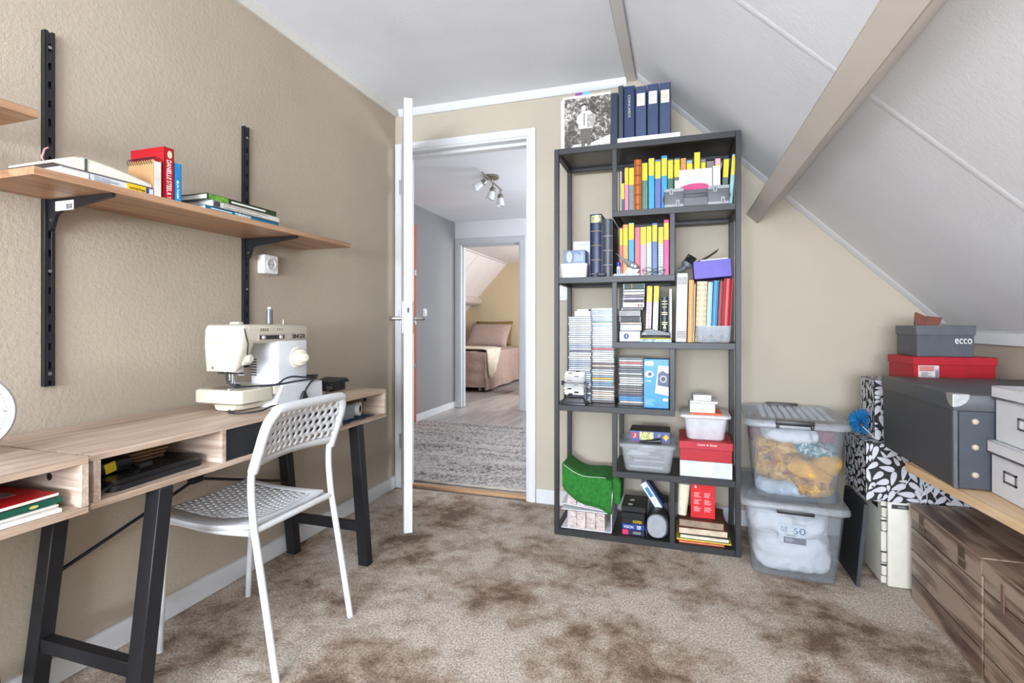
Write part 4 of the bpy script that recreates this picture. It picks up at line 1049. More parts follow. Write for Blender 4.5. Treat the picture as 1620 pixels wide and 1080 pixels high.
# ---- bay with cassettes, books (shelf level 3, left half)
Z3 = LV[3] + .0015
t = thing('white_tin', 'white box with a round blue emblem under the cassettes', 'box', (1.45, 2.53, Z3))
BOX('box_body', C((216, 218, 226), .45), t, (1.4045, 2.468, Z3), (1.4995, 2.60, Z3 + .049), .003, 2)
DISC(C((44, 52, 130), .5), t, (1.436, 2.4678, Z3 + .025), .012, .013, 'front', 'round_emblem')
TEXT(XW, t, '1', (1.436, 2.4670, Z3 + .025), .004, .012, 'front')
cas = [(.030, (196, 200, 216), 0, 'pale blue'), (.011, (196, 178, 164), 0, 'tan'), (.027, (54, 52, 54), -.004, 'black'), (.029, (150, 148, 148), -.006, 'grey'), (.012, (120, 120, 124), .006, 'slate'), (.026, (222, 212, 198), .012, 'cream'), (.009, (66, 62, 68), .012, 'charcoal'), (.014, (164, 156, 170), .012, 'lilac grey'), (.011, (130, 122, 126), .014, 'mauve grey'), (.014, (220, 208, 190), .014, 'ivory'), (.013, (186, 182, 186), .014, 'silver'), (.027, (24, 62, 52), .014, 'dark green')]
zc = Z3 + .0505
for i, (h, c, dx, nm) in enumerate(cas):
    if zc + h > LV[4] - .029: break
    t = thing('cassette_case', nm + ' case in the stack of cassettes above the white box', 'cassette', (1.45 + dx, 2.53, zc), 'stacked cassette cases')
    BOX('case', C((44, 44, 46), .25), t, (1.406 + dx, 2.476, zc), (1.506 + dx, 2.58, zc + h - .0006), .001)
    BOX('inlay', C(c, .5, var=.06), t, (1.412 + dx, 2.4735, zc + .001), (1.502 + dx, 2.4765, zc + h - .0015), .0005)
    if nm == 'cream':
        for k, cc in enumerate(((200, 40, 44), (30, 110, 70))): DISC(C(cc, .5), t, (1.480 + dx + k * .013, 2.4733, zc + .010), .0045, .006, 'front', 'fruit_print')
    if nm == 'dark green': BOX('red_mark', C((200, 60, 50), .5), t, (1.444 + dx, 2.4725, zc + .002), (1.449 + dx, 2.4735, zc + .024), 0)
    zc += h
fbook('album', 'mauve patterned album leaning beside the cassettes', 'album', 1.521, 1.545, Z3 + .0, .258, CK((200, 150, 176), (226, 206, 216), 90), 2.485, .18, (1.112, 1.186), tilt=2.0, group='albums beside the cassettes')
fbook('album', 'white and green album leaning against the black book', 'album', 1.552, 1.575, Z3 + .0, .258, (214, 226, 224), 2.485, .18, (1.112, 1.186), tilt=2.0, group='albums beside the cassettes')
def encyclopedia():
    t = fbook('encyclopedia', 'thick black book with gold bands behind the stapler', 'book', 1.590, 1.6262, Z3, .208, (34, 42, 44), 2.480, .18, rnd=.010)
    for z in (.200 - .002, .186, .146, .138, .100, .092): BOX('gold_line', C((200, 180, 110), .35, .5), t, (1.596, 2.4795, Z3 + z - .012), (1.620, 2.4835, Z3 + z - .010), 0)
    TEXT(C((206, 190, 130), .4), t, 'ROEM', (1.608, 2.4797, Z3 + .160), .020, .008, 'front')
    PRISM('gold_triangle', C((206, 186, 120), .4), t, [(1.600, Z3 + .062), (1.616, Z3 + .062), (1.608, Z3 + .082)], 1, 2.4795, 2.481)
encyclopedia()
t = thing('puzzle_magazine', 'thin magazines with a yellow edge under the stapler', 'magazine', (1.57, 2.455, Z3))
BOX('lower_magazine', C((150, 178, 190), .5, var=.25, vs=60), t, (1.501, 2.424, Z3), (1.640, 2.4780, Z3 + .013), .001)
BOX('upper_magazine', C((226, 186, 50), .5), t, (1.503, 2.426, Z3 + .0133), (1.638, 2.4775, Z3 + .018), .001)
def stapler():
    z = Z3 + .0185; k = C((34, 36, 38), .35)
    t = thing('stapler', 'black stapler lying on thin magazines', 'stapler', (1.57, 2.445, z))
    BOX('base', k, t, (1.503, 2.432, z), (1.635, 2.458, z + .009), .003, 2)
    PRISM('arm', k, t, [(1.503, z + .010), (1.634, z + .010), (1.634, z + .026), (1.58, z + .032), (1.545, z + .044), (1.525, z + .042), (1.506, z + .024)], 1, 2.430, 2.460, .003)
    LABEL(C((170, 172, 174), .4), t, (1.522, 2.4298, z + .019), .012, .004, 'front', name='logo_plate')
stapler()
fbook('brochure', 'slim silver brochure right of the black book', 'brochure', 1.6285, 1.640, Z3, .245, (190, 190, 192), 2.492, .17)
# ---- right bay of level 3
def magazine_file():
    t = thing('magazine_file', 'white slotted magazine file box beside tan folder', 'file box', (1.679, 2.55, Z3))
    BOX('box_body', C((204, 202, 198), .5), t, (1.6555, 2.440, Z3), (1.7035, 2.66, Z3 + .312), .006, 2)
    for z in (.020, .262):
        for k in range(5): BOX('vent_slot', C((110, 108, 106), .6), t, (1.661, 2.4392, Z3 + z + k * .0068), (1.699, 2.4402, Z3 + z + .003 + k * .0068), 0)
    t.rotation_euler.y = R(1.2)
magazine_file()
fbook('folder', 'tan leather folder beside the white magazine file', 'folder', 1.708, 1.728, Z3, .280, (206, 150, 78), 2.452, .22, rnd=.006, tilt=1.4)
fbook('folder', 'thin brown cardboard folder behind the tan one', 'folder', 1.7305, 1.7365, Z3, .262, (190, 160, 120), 2.462, .22, tilt=1.4)
G3 = 'leaning albums behind the small clear bin'
fbook('album', 'thick beige album with a woven grid cover', 'album', 1.741, 1.784, Z3, .276, CK((206, 184, 144), (226, 210, 176), 60), 2.490, .20, rnd=.006, tilt=1.9, group=G3)
fbook('album', 'pale ice blue album behind the small clear bin', 'album', 1.7865, 1.806, Z3, .272, (170, 200, 214), 2.490, .20, rnd=.006, tilt=2.2, group=G3)
fbook('album', 'bright cyan album behind the small clear bin', 'album', 1.8095, 1.829, Z3, .278, (28, 138, 186), 2.490, .20, rnd=.006, tilt=2.5, group=G3)
fbook('album', 'slim dark red album left of the thick red one', 'album', 1.8325, 1.848, Z3, .275, (146, 16, 30), 2.490, .20, rnd=.005, tilt=2.8, group=G3)
fbook('album', 'thick bright red album against the right post', 'album', 1.8515, 1.886, Z3, .286, (172, 14, 26), 2.490, .20, rnd=.008, tilt=2.8, group=G3)
def tub(name, parent, m, cx, cy, w0, d0, w1, d1, z0, z1, r=.02, rim=.006, th=.003):
    rg = [rrect(cx, cy, w0 - .01, d0 - .01, r, z0), rrect(cx, cy, w0, d0, r, z0 + .006), rrect(cx, cy, w1, d1, r, z1 - rim)]
    if rim: rg += [rrect(cx, cy, w1 + .012, d1 + .012, r, z1 - rim), rrect(cx, cy, w1 + .012, d1 + .012, r, z1)]
    rg += [rrect(cx, cy, w1 - 2 * th, d1 - 2 * th, r, z1), rrect(cx, cy, w0 - 2 * th, d0 - 2 * th, r, z0 + .008)]
    return LOFT(name, m, parent, rg)
t = thing('small_clear_bin', 'small frosted plastic bin of odds and ends before the red albums', 'bin', (1.812, 2.457, Z3))
tub('tub', t, M_FROST, 1.816, 2.456, .138, .050, .146, .056, Z3, Z3 + .074, .012, .003, .0022)
for k, c in enumerate(((230, 230, 226), (190, 180, 170), (120, 110, 100), (220, 200, 180), (70, 72, 76), (236, 236, 236))):
    bm = bmesh.new(); ad_blob(bm, (1.765 + k * .021, 2.456 + .006 * (k % 2), Z3 + .020 + .004 * (k % 3)), (.009, .011, .009), .25, 60, 2, 2, k); bmo('trinket', bm, C(c, .5), t)
def purple_box():
    t = thing('purple_box', 'open purple box tilted on top of the leaning albums', 'box', (1.82, 2.55, Z3 + .289))
    z = Z3 + .289
    bm = bmesh.new()
    for a, b in (((1.737, 2.455, z), (1.893, 2.458, z + .078)), ((1.737, 2.62, z), (1.893, 2.623, z + .078)), ((1.737, 2.455, z), (1.740, 2.623, z + .078)), ((1.890, 2.455, z), (1.893, 2.623, z + .078)), ((1.737, 2.455, z), (1.893, 2.623, z + .003))): ad_box(bm, a, b, .0006)
    bmo('box_body', bm, C((92, 78, 178), .5), t)
    PRISM('open_flap', C((150, 138, 128), .7), t, [(1.752, z + .080), (1.756, z + .080), (1.800, z + .100), (1.850, z + .128), (1.848, z + .130), (1.790, z + .112)], 1, 2.470, 2.60)
    BOX('paper_inside', C((226, 222, 214), .8), t, (1.768, 2.468, z + .070), (1.884, 2.605, z + .085), .002)
    t.rotation_euler.y = R(-4.0)
purple_box()
def brush():
    z = Z3 + .314
    t = thing('vacuum_brush', 'grey vacuum cleaner brush nozzle on the magazine file', 'brush', (1.69, 2.52, z))
    TUBE('tube_end', C((86, 90, 94), .5), t, smooth_path([(1.668, 2.50, z + .014), (1.685, 2.50, z + .020), (1.700, 2.50, z + .036), (1.708, 2.50, z + .050)], 4), [.013] * 4 + [.015] * 4 + [.019] * 5, 14)
    CYL('collar', C((98, 102, 106), .5), t, (1.701, 2.50, z + .034), (1.711, 2.50, z + .048), .024, .026, 20)
    bm = bmesh.new()
    for i in range(40):
        a = random.uniform(0, 6.28); r = .021 * math.sqrt(random.random()); d = Vector((.58, 0, .81)); u = Vector((.81, 0, -.58)); w = Vector((0, 1, 0))
        p = Vector((1.711, 2.50, z + .048)) + u * r * math.cos(a) + w * r * math.sin(a)
        ad_tube(bm, [p, p + d * .036 + u * random.uniform(-.004, .004)], .0028, 4)
    tag(bmo('bristles', bm, C((34, 34, 36), .7), t), kind='stuff')
brush()
# ---- level 2: CD stacks, card index, blue box
Z2 = LV[2] + .0015
cd_me = None
def ordinal(n):
    return '%d%s' % (n, 'th' if 10 <= n % 100 <= 20 else {1: 'st', 2: 'nd', 3: 'rd'}.get(n % 10, 'th'))
def cd_stack(x, y, n, pal, where, z0=Z2, ymax=9):
    global cd_me
    z = z0
    for i in range(n):
        f = i / max(1, n - 1); c, nm = pal(i, f)
        t = thing('cd_case', '%s CD case, %s from the bottom of the %s' % (nm, ordinal(i + 1), where), 'CD case', (x + random.uniform(-.0025, .0025), y + random.uniform(-.003, .002), z), 'CD cases in the ' + where)
        if cd_me is None:
            bm = bmesh.new(); ad_box(bm, (t.location.x - .0585, t.location.y, z), (t.location.x + .0585, t.location.y + .125, z + .0101), .0005)
            o = bmo('case', bm, C((70, 72, 76), .15), t, 0); cd_me = o.data
        else:
            o = bpy.data.objects.new('case', cd_me); COL.objects.link(o); o.parent = t
        key = ('inl', c)
        if key not in _CK:
            bm = bmesh.new(); ad_box(bm, (-.054, -.0012, .0016), (.054, .002, .0086), .0004)
            _CK[key] = None
            oo = bmo('spine_inlay', bm, C(c, .35, var=.14, vs=90), None, 0); oo.parent = t; _CK[key] = oo.data
        else:
            oo = bpy.data.objects.new('spine_inlay', _CK[key]); COL.objects.link(oo); oo.parent = t
        if False: pass
        z += .0103
    return z
def palA(i, f):
    c = random.choice([((208, 210, 214), 'white spined'), ((190, 196, 206), 'pale grey spined'), ((216, 216, 218), 'white spined'), ((160, 170, 188), 'light blue grey spined')])
    if i in (0, 3, 5, 6): c = random.choice([((150, 120, 110), 'brown spined'), ((90, 92, 98), 'dark grey spined')])
    if i == 24: c = ((90, 96, 110), 'dark grey spined')
    return c
def palB(i, f):
    if i == 25: return ((196, 64, 56), 'red spined')
    if i == 11: return ((206, 164, 60), 'yellow spined')
    if i == 38: return ((60, 110, 96), 'green spined')
    if f > .55: return random.choice([((214, 216, 218), 'white spined'), ((206, 210, 216), 'white spined'), ((146, 158, 174), 'light blue grey spined')])
    return random.choice([((206, 200, 194), 'cream spined'), ((170, 176, 182), 'grey spined'), ((120, 150, 172), 'blue spined'), ((214, 186, 160), 'tan spined'), ((226, 226, 226), 'white spined'), ((100, 84, 84), 'brown spined')])
def palC(i, f):
    if i in (2, 3): return ((52, 140, 196), 'blue spined')
    if i == 4: return ((50, 66, 100), 'navy spined')
    if i == 19: return ((190, 70, 64), 'red spined')
    return random.choice([((190, 190, 186), 'grey spined'), ((92, 92, 92), 'dark grey spined'), ((214, 204, 196), 'cream spined'), ((120, 112, 110), 'brown spined'), ((70, 86, 96), 'slate spined'), ((206, 180, 160), 'tan spined')])
ztop = cd_stack(1.206, 2.520, 41, palA, 'tall left disc stack')
t = thing('disc_box', 'small white disc box on the tall left stack', 'box', (1.222, 2.58, ztop)); BOX('carton', C((226, 226, 230), .5), t, (1.180, 2.528, ztop + .0005), (1.258, 2.63, ztop + .026), .001); BOX('lid_sheet', C((236, 236, 238), .5), t, (1.192, 2.526, ztop + .0265), (1.248, 2.62, ztop + .036), .001)
cd_stack(1.3150, 2.545, 45, palB, 'tall middle disc stack')
cd_stack(1.4545, 2.505, 22, palC, 'shorter right disc stack')
def rolodex():
    t = thing('card_index', 'black rotary card index with white cards on the shelf', 'card index', (1.185, 2.475, Z2))
    k = C((30, 30, 32), .35)
    LOFT('base_tray', k, t, [rrect(1.185, 2.470, w, d, .008, Z2 + h) for w, d, h in ((.120, .075, 0), (.120, .075, .006), (.100, .060, .030))])
    TUBE('front_bar', C((60, 60, 64), .3), t, [(1.132, 2.432, Z2 + .010), (1.238, 2.432, Z2 + .010)], .004, 8)
    for s in (-1, 1):
        PRISM('side_arm', k, t, [(2.450, Z2 + .006), (2.500, Z2 + .006), (2.486, Z2 + .100), (2.466, Z2 + .100)], 0, 1.185 + s * .052 - .003, 1.185 + s * .052 + .003)
    CYL('axle', k, t, (1.120, 2.474, Z2 + .098), (1.250, 2.474, Z2 + .098), .004, n=12)
    CYL('knob', k, t, (1.118, 2.474, Z2 + .098), (1.130, 2.474, Z2 + .098), .011, n=20, bev=.001)
    for i in range(9):
        a = R(-62 + i * 20); ca, sa = math.cos(a), math.sin(a)
        u = Vector((0, -ca, sa)); n = Vector((0, sa, ca))
        c = BOX('index_card', C((232, 232, 230), .7), t, (1.139, 2.474, Z2 + .098), (1.231, 2.4747, Z2 + .0985), 0)
        bm = bmesh.new(); ctr = Vector((1.185, 2.474, Z2 + .098))
        q = [bm.verts.new(ctr + Vector((x, 0, 0)) + u * r + n * h) for x in (-.046, .046) for r in (.010, .058) for h in (0, .0008)]
        bmesh.ops.convex_hull(bm, input=bm.verts)
        bm.transform(wm(t).inverted()); bm.to_mesh(c.data); bm.free()
        tb = (-.018, .014)[i % 2]
        bm = bmesh.new()
        q = [bm.verts.new(ctr + Vector((x, 0, 0)) + u * r + n * h) for x in (tb - .010, tb + .010) for r in (.053, .062) for h in (.0006, .0018)]
        bmesh.ops.convex_hull(bm, input=bm.verts); bmo('black_tab', bm, C((30, 30, 30), .6), c, 0)
rolodex(); bpy.data.objects['card_index'].location.x += .008
def bag_box():
    z = Z2; y0 = 2.452
    t = thing('vacuum_bag_box', 'bright blue carton picturing a vacuum cleaner bag', 'carton', (1.574, 2.49, z))
    BOX('carton', C((32, 136, 200), .35), t, (1.517, y0, z), (1.6265, 2.53, z + .224), .001)
    LABEL(XW, t, (1.541, y0 - .0001, z + .204), .036, .020, 'front', name='logo_field')
    TEXT(C((30, 90, 170), .5), t, 'PHILIPS', (1.541, y0 - .0008, z + .204), .030, .007, 'front')
    bm = bmesh.new(); ad_prism(bm, [(1.566, z + .070), (1.6262, z + .058), (1.6262, z + .192), (1.582, z + .196)], 1, y0 - .0008, y0); bg_ = bmo('bag_print', bm, C((214, 216, 222), .4), t, 0)
    bm = bmesh.new(); ad_prism(bm, [(1.578, z + .105), (1.6262, z + .098), (1.6262, z + .160), (1.612, z + .164), (1.606, z + .170), (1.594, z + .170), (1.586, z + .162), (1.580, z + .158)], 1, y0 - .0014, y0); bmo('bag_plate_print', bm, C((56, 66, 112), .4), bg_, 0)
    DISC(C((196, 200, 206), .4), bg_, (1.603, y0 - .0014, z + .134), .015, .016, 'front', 'ring_print', .0006)
    DISC(C((60, 62, 70), .4), bg_, (1.603, y0 - .0020, z + .134), .011, .012, 'front', 'hole_print', .0006)
    DISC(C((222, 214, 214), .4), t, (1.541, y0 - .0001, z + .155), .020, .015, 'front', 'inset_photo')
    DISC(C((40, 80, 140), .4), t, (1.544, y0 - .0010, z + .155), .009, .009, 'front', 'inset_bag', .0006)
    TEXT(XW, t, 's-bag', (1.537, y0 - .0001, z + .124), .026, .010, 'front')
    LINES(C((150, 200, 232), .5), t, (1.550, y0 - .0001, z + .026), .056, .032, 5, 'front', fill=.3)
    LABEL(XW, t, (1.613, y0 - .0001, z + .040), .022, .012, 'front', name='corner_label')
bag_box()
# ---- level 1 right: storage box with puzzle, white tub, red shoe box
Z1 = LV[1] + .0015
def lidded_clear():
    t = thing('clear_storage_box', 'clear plastic storage box with a puzzle box on its lid', 'storage box', (1.54, 2.52, Z1))
    tub('tub', t, M_FROST, 1.533, 2.530, .205, .170, .238, .205, Z1, Z1 + .122, .02, .004)
    LOFT('lid', M_FROST, t, [rrect(1.530, 2.530, w, d, .02, Z1 + h) for w, d, h in ((.250, .214, .112), (.256, .220, .122), (.252, .216, .130), (.225, .19, .132))])
    BOX('lid_clip', M_FROST, t, (1.488, 2.4175, Z1 + .100), (1.572, 2.424, Z1 + .128), .003, 2)
    for k, (c, a, b, h) in enumerate((((234, 232, 228), (1.45, 2.47), (1.60, 2.60), .02), ((120, 130, 160), (1.445, 2.475), (1.55, 2.6), .035), ((206, 204, 200), (1.47, 2.46), (1.61, 2.59), .05), ((176, 176, 178), (1.46, 2.465), (1.59, 2.585), .07))):
        BOX('papers', C(c, .7), t, (a[0], a[1], Z1 + h - .008), (b[0], b[1], Z1 + h), .001)
    bm = bmesh.new(); ad_prism(bm, [(1.438, 0.0), (1.535, 0.0), (1.545, .012), (1.46, .022)], 1, 0, .003); bm.transform(Matrix.Translation((0, 2.446, Z1 + .076))); bmo('white_envelope', bm, C((236, 236, 236), .7), t, 0)
lidded_clear()
ZL = Z1 + .1335
def jigsaw():
    t = thing('puzzle_box', 'dark jigsaw puzzle box lying on the clear storage box', 'puzzle box', (1.545, 2.53, ZL))
    BOX('lid', C((66, 62, 58), .4, var=.3, vs=60), t, (1.452, 2.462, ZL + .004), (1.632, 2.60, ZL + .052), .001)
    BOX('tray', C((150, 60, 80), .5), t, (1.455, 2.464, ZL), (1.629, 2.598, ZL + .005), .001)
    LABEL(C((62, 82, 142), .45), t, (1.542, 2.4619, ZL + .027), .178, .046, 'front', name='side_print')
    LABEL(C((206, 40, 50), .5), t, (1.474, 2.4612, ZL + .029), .025, .026, 'front', name='red_logo')
    TEXT(XW, t, 'J', (1.474, 2.4605, ZL + .029), .012, .018, 'front')
    LABEL(C((206, 196, 110), .5, var=.5, vs=140), t, (1.528, 2.4612, ZL + .029), .062, .036, 'front', name='picture')
    TEXT(C((226, 200, 90), .5), t, 'PUZZEL', (1.584, 2.4612, ZL + .027), .034, .010, 'front', 90)
    bm = bmesh.new()
    ad_box(bm, (1.606, 2.4606, ZL + .018), (1.622, 2.4613, ZL + .036))
    for dx, dz in ((-.010, 0), (.010, 0), (0, .011), (0, -.011)): ad_box(bm, (1.611 + dx, 2.4606, ZL + .024 + dz), (1.617 + dx, 2.4613, ZL + .030 + dz))
    bmo('puzzle_piece_print', bm, C((230, 186, 40), .5), t, 0)
jigsaw()
t = thing('black_holder', 'black tapered nozzle lying before the puzzle box', 'nozzle', (1.55, 2.44, ZL))
TUBE('body', C((30, 30, 32), .35), t, [(1.498, 2.438, ZL + .005), (1.504, 2.438, ZL + .006), (1.560, 2.440, ZL + .011), (1.592, 2.442, ZL + .014), (1.594, 2.442, ZL + .014)], [.003, .005, .010, .014, .012], 16)
CYL('end_ring', C((46, 46, 50), .3), t, (1.585, 2.4416, ZL + .0142), (1.591, 2.442, ZL + .0144), .0142, n=18)
def shoe(name, label, x0, x1, y0, y1, z0, z1, c, lh=.03, cl=None, cat='shoe box'):
    t = thing(name, label, cat, ((x0 + x1) / 2, (y0 + y1) / 2, z0))
    BOX('box_body', C(c, .55), t, (x0 + .004, y0 + .004, z0), (x1 - .004, y1 - .004, z1 - .004), .001)
    bm = bmesh.new(); ad_box(bm, (x0, y0, z1 - lh), (x1, y1, z1), .0015); bmo('lid', bm, C(cl or c, .5), t)
    return t
t = thing('flat_box', 'flat white carton under the red shoe box', 'carton', (1.78, 2.54, Z1)); BOX('carton', C((206, 208, 214), .55), t, (1.675, 2.438, Z1), (1.893, 2.68, Z1 + .070), .0015); PRISM('fold_line', C((206, 208, 214), .5), t, [(1.78, Z1 + .045), (1.83, Z1 + .068), (1.82, Z1 + .069)], 1, 2.4372, 2.4382)
t = shoe('red_shoe_box', 'red shoe box with white lettering on the shelf', 1.672, 1.8955, 2.434, 2.70, Z1 + .071, Z1 + .158, (172, 14, 32), .034, (176, 26, 44))
TEXT(XW, t, 'Laura di Sarpi', (1.790, 2.4339, Z1 + .144), .080, .011, 'front')
def white_tub():
    z = Z1 + .159
    t = thing('white_tub', 'white plastic tub with a wide lid on the red shoe box', 'tub', (1.785, 2.54, z))
    LOFT('tub', C((206, 206, 210), .4), t, [rrect(1.785, 2.545, w, d, .025, z + h) for w, d, h in ((.150, .130, 0), (.160, .14, .006), (.186, .172, .100))])
    LOFT('lid', C((216, 214, 212), .4), t, [rrect(1.782, 2.548, w, d, .025, z + h) for w, d, h in ((.208, .20, .098), (.218, .212, .104), (.218, .212, .110), (.206, .20, .115))])
    return z + .1155
zq = white_tub()
t = thing('orange_folder', 'thin orange folder under the white books', 'folder', (1.80, 2.52, zq)); BOX('cover', C((214, 92, 50), .6), t, (1.722, 2.452, zq), (1.852, 2.60, zq + .009), .001)
def wbook(label, a, b, z0, z1, rot=0):
    t = thing('white_book', label, 'book', ((a[0] + b[0]) / 2, (a[1] + b[1]) / 2, z0), 'white books stacked on the tub')
    BOX('cover', C((212, 212, 212), .5), t, (a[0], a[1] + .002, z0), (b[0], b[1], z1), .001)
    BOX('page_block', C((222, 218, 212), .9, bump=.3, bs=500), t, (a[0] + .002, a[1], z0 + .0015), (b[0] - .002, b[1] - .004, z1 - .0015), .0008)
    t.rotation_euler.z = R(rot)
wbook('thick white book on the orange folder, lowest of the stack', (1.716, 2.452), (1.822, 2.58), zq + .0095, zq + .050, 2)
wbook('thin white booklet sticking out in the middle of the stack', (1.722, 2.455), (1.838, 2.60), zq + .0505, zq + .061, -3)
wbook('small cream book on top of the stack', (1.730, 2.458), (1.806, 2.56), zq + .0615, zq + .088, 3)
# ---- bottom level
Z0 = LV[0] + .0015
def letter_tray(z, x0, x1, label, sk, seedn):
    t = thing('file_stack', label, 'file tray', ((x0 + x1) / 2, 2.55, z), 'tilted trays of paper bundles')
    bm = bmesh.new()
    ad_box(bm, (x0, 2.436, z), (x1, 2.68, z + .004), .001); ad_box(bm, (x0, 2.436, z + .088), (x1, 2.68, z + .092), .001); ad_box(bm, (x1 - .004, 2.436, z), (x1, 2.68, z + .092), .001)
    bmo('sleeve', bm, C((226, 226, 230), .5), t)
    n = 4; w = (x1 - x0 - .060) / n
    for i in range(n):
        bm = bmesh.new(); xa = x0 + .030 + i * w; g = 14
        for k in range(g):
            zz = z + .005 + k * .0056; dx = random.uniform(-.0015, .0015)
            ad_box(bm, (xa + dx, 2.440 + random.uniform(0, .004), zz), (xa + w - .003 + dx, 2.60, zz + .0048))
        tag(bmo('paper_bundle', bm, C((206, 190, 186), .8, var=.12, vs=80), t, 0), kind='stuff')
    return t
a = letter_tray(Z0 + .002, 1.132, 1.372, 'lower white tray with bundles of paper slips', 0, 1)
b = letter_tray(Z0 + .098, 1.130, 1.370, 'upper white tray with bundles of paper slips under the green cloth', 0, 2)
b.rotation_euler.y = R(4.5); b.location.z += .010
def green_cloth():
    z = Z0 + .206
    t = thing('green_cloth', 'folded green felt cloth with a white seam draped over the trays', 'cloth', (1.26, 2.52, z))
    def sheet(nm, off, x0, x1, m):
        bm = bmesh.new(); nu, nv = 26, 22; g = []
        for i in range(nu + 1):
            u = i / nu; x = x0 + (x1 - x0) * u; row = []
            top = z + .098 - .080 * u - .018 * math.sin(u * 5) + off
            for j in range(nv + 1):
                v = j / nv
                if v < .45: y = 2.66 - v / .45 * .20; zz = top - .004 * math.sin(v * 9 + u * 4)
                else:
                    f = (v - .45) / .55; y = 2.452 - .024 * math.sin(f * 1.6) + .003 * math.sin(u * 9 + f * 3) - off * .6; zz = top - f * (.135 - .035 * (1 - u)) - (.0 if u < .8 else .01 * (u - .8) / .2)
                row.append(bm.verts.new((x + .012 * (v - .5) * (1 - u), y, max(zz, z + .001 if v < .45 else zz))))
            g.append(row)
        for i in range(nu):
            for j in range(nv): bm.faces.new((g[i][j], g[i + 1][j], g[i + 1][j + 1], g[i][j + 1]))
        o = bmo(nm, bm, m, t, 60); s = o.modifiers.new('thickness', 'SOLIDIFY'); s.thickness = .006; s.offset = 0
        return o
    gm = mat('green_felt', (36, 108, 36), .95, var=.12, vs=60, bump=.5, bs=300)
    sheet('top_layer', 0, 1.134, 1.372, gm); sheet('under_layer', -.014, 1.138, 1.368, gm)
    TUBE('white_seam', C((214, 226, 206), .7), t, [(1.142 + .2 * i / 14, 2.447, z + .096 - .075 * i / 16.8 - .018 * math.sin(i / 16.8 * 5)) for i in range(15)], .0012, 6)
    bm = bmesh.new(); ad_prism(bm, [(1.374, z + .052), (1.398, z + .060), (1.412, z + .03), (1.408, z - .075), (1.380, z - .070)], 1, 2.450, 2.62); bmesh.ops.bevel(bm, geom=bm.edges[:], offset=.006, segments=2, affect='EDGES')
    bmo('hanging_end', bm, gm, t)
green_cloth()
def vhs(label, x0, x1, y0, y1, z0, h, c, fn=None):
    t = thing('video_cassette', label, 'video cassette', ((x0 + x1) / 2, (y0 + y1) / 2, z0), 'video cassettes at the bottom')
    BOX('sleeve', C(c, .4), t, (x0, y0, z0), (x1, y1, z0 + h), .001)
    if fn: fn(t)
VX0, VX1, VY = 1.418, 1.520, 2.452
vhs('navy video cassette with a pink square, lowest in the stack', VX0, VX1, VY, 2.62, Z0, .025, (34, 36, 70), lambda t: (LABEL(C((214, 40, 100), .5), t, (1.433, VY - .0001, Z0 + .0125), .026, .023, 'front', name='pink_square'), LINES(C((170, 170, 130), .5), t, (1.488, VY - .0001, Z0 + .012), .04, .012, 2)))
vhs('blue video cassette lettered in white', VX0, VX1, VY, 2.62, Z0 + .0255, .025, (34, 62, 140), lambda t: (TEXT(XW, t, 'VISION', (1.447, VY - .0001, Z0 + .037), .044, .013), LINES(XW, t, (1.499, VY - .0001, Z0 + .038), .026, .018, 3)))
vhs('black video cassette with yellow lettering upside down', VX0, VX1, VY, 2.62, Z0 + .051, .025, (26, 26, 28), lambda t: TEXT(C((236, 200, 20), .5), t, 'VISION', (1.488, VY - .0001, Z0 + .063), .040, .013, 'front', 180))
vhs('plain black video cassette on the lettered ones', VX0 - .004, VX1, VY, 2.62, Z0 + .0765, .024, (22, 22, 24))
def tape_player(z0, label, dz):
    t = thing('video_cassette', label, 'video cassette', (1.46, 2.55, z0), 'video cassettes at the bottom')
    BOX('shell', C((34, 34, 36), .35), t, (1.413, 2.470, z0), (1.525, 2.64, z0 + .026), .002)
    for k in range(2): LATHE('reel_window', C((206, 204, 196), .5), t, [(.0001, 0), (.012, 0), (.012, .001), (.0001, .001)], (1.452 + k * .004, 2.500 + k * .062, z0 + .0255), (0, 0, 1), 20)
tape_player(Z0 + .101, 'open black video tape with two white reels on the stack', 0)
def speaker():
    t = thing('table_speaker', 'small black speaker with a light grey round front', 'speaker', (1.578, 2.50, Z0))
    c = (1.578, 2.452, Z0 + .060)
    LOFT('cabinet', C((36, 38, 42), .5), t, [[Vector((c[0] + v.x * s, y, c[2] - .001 + v.y * s)) for v in rrect(0, 0, .098, .116, .045, 0, 6)] for y, s in ((2.446, .96), (2.452, 1), (2.52, 1), (2.56, .85))])
    LOFT('grille', C((156, 160, 166), .7, bump=.3, bs=900), t, [[Vector((c[0] - .003 + v.x * s, y, c[2] - .002 + v.y * s)) for v in rrect(0, 0, .088, .106, .042, 0, 6)] for y, s in ((2.447, 1), (2.438, .98), (2.434, .90))])
    BOX('stand', C((30, 30, 32), .5), t, (1.545, 2.46, Z0), (1.611, 2.54, Z0 + .006), .002)
    TUBE('cable', M_BLACK, t, smooth_path([(1.56, 2.55, Z0 + .06), (1.53, 2.50, Z0 + .075), (1.526, 2.455, Z0 + .055), (1.530, 2.438, Z0 + .02), (1.535, 2.44, Z0 + .004)]), .002, 6)
speaker()
t = thing('blue_white_box', 'blue and white carton leaning diagonally behind the speaker', 'carton', (1.575, 2.60, Z0 + .13))
BOX('carton', C((222, 226, 232), .5), t, (1.560, 2.540, Z0 + .135), (1.590, 2.64, Z0 + .275), .001)
BOX('navy_face', C((34, 54, 100), .5), t, (1.590, 2.545, Z0 + .140), (1.6005, 2.635, Z0 + .270), .001)
LABEL(C((60, 130, 196), .5), t, (1.575, 2.5398, Z0 + .225), .016, .05, 'front', name='blue_print')
t.rotation_euler.y = R(-33); t.location.x += .012; t.location.z -= .030
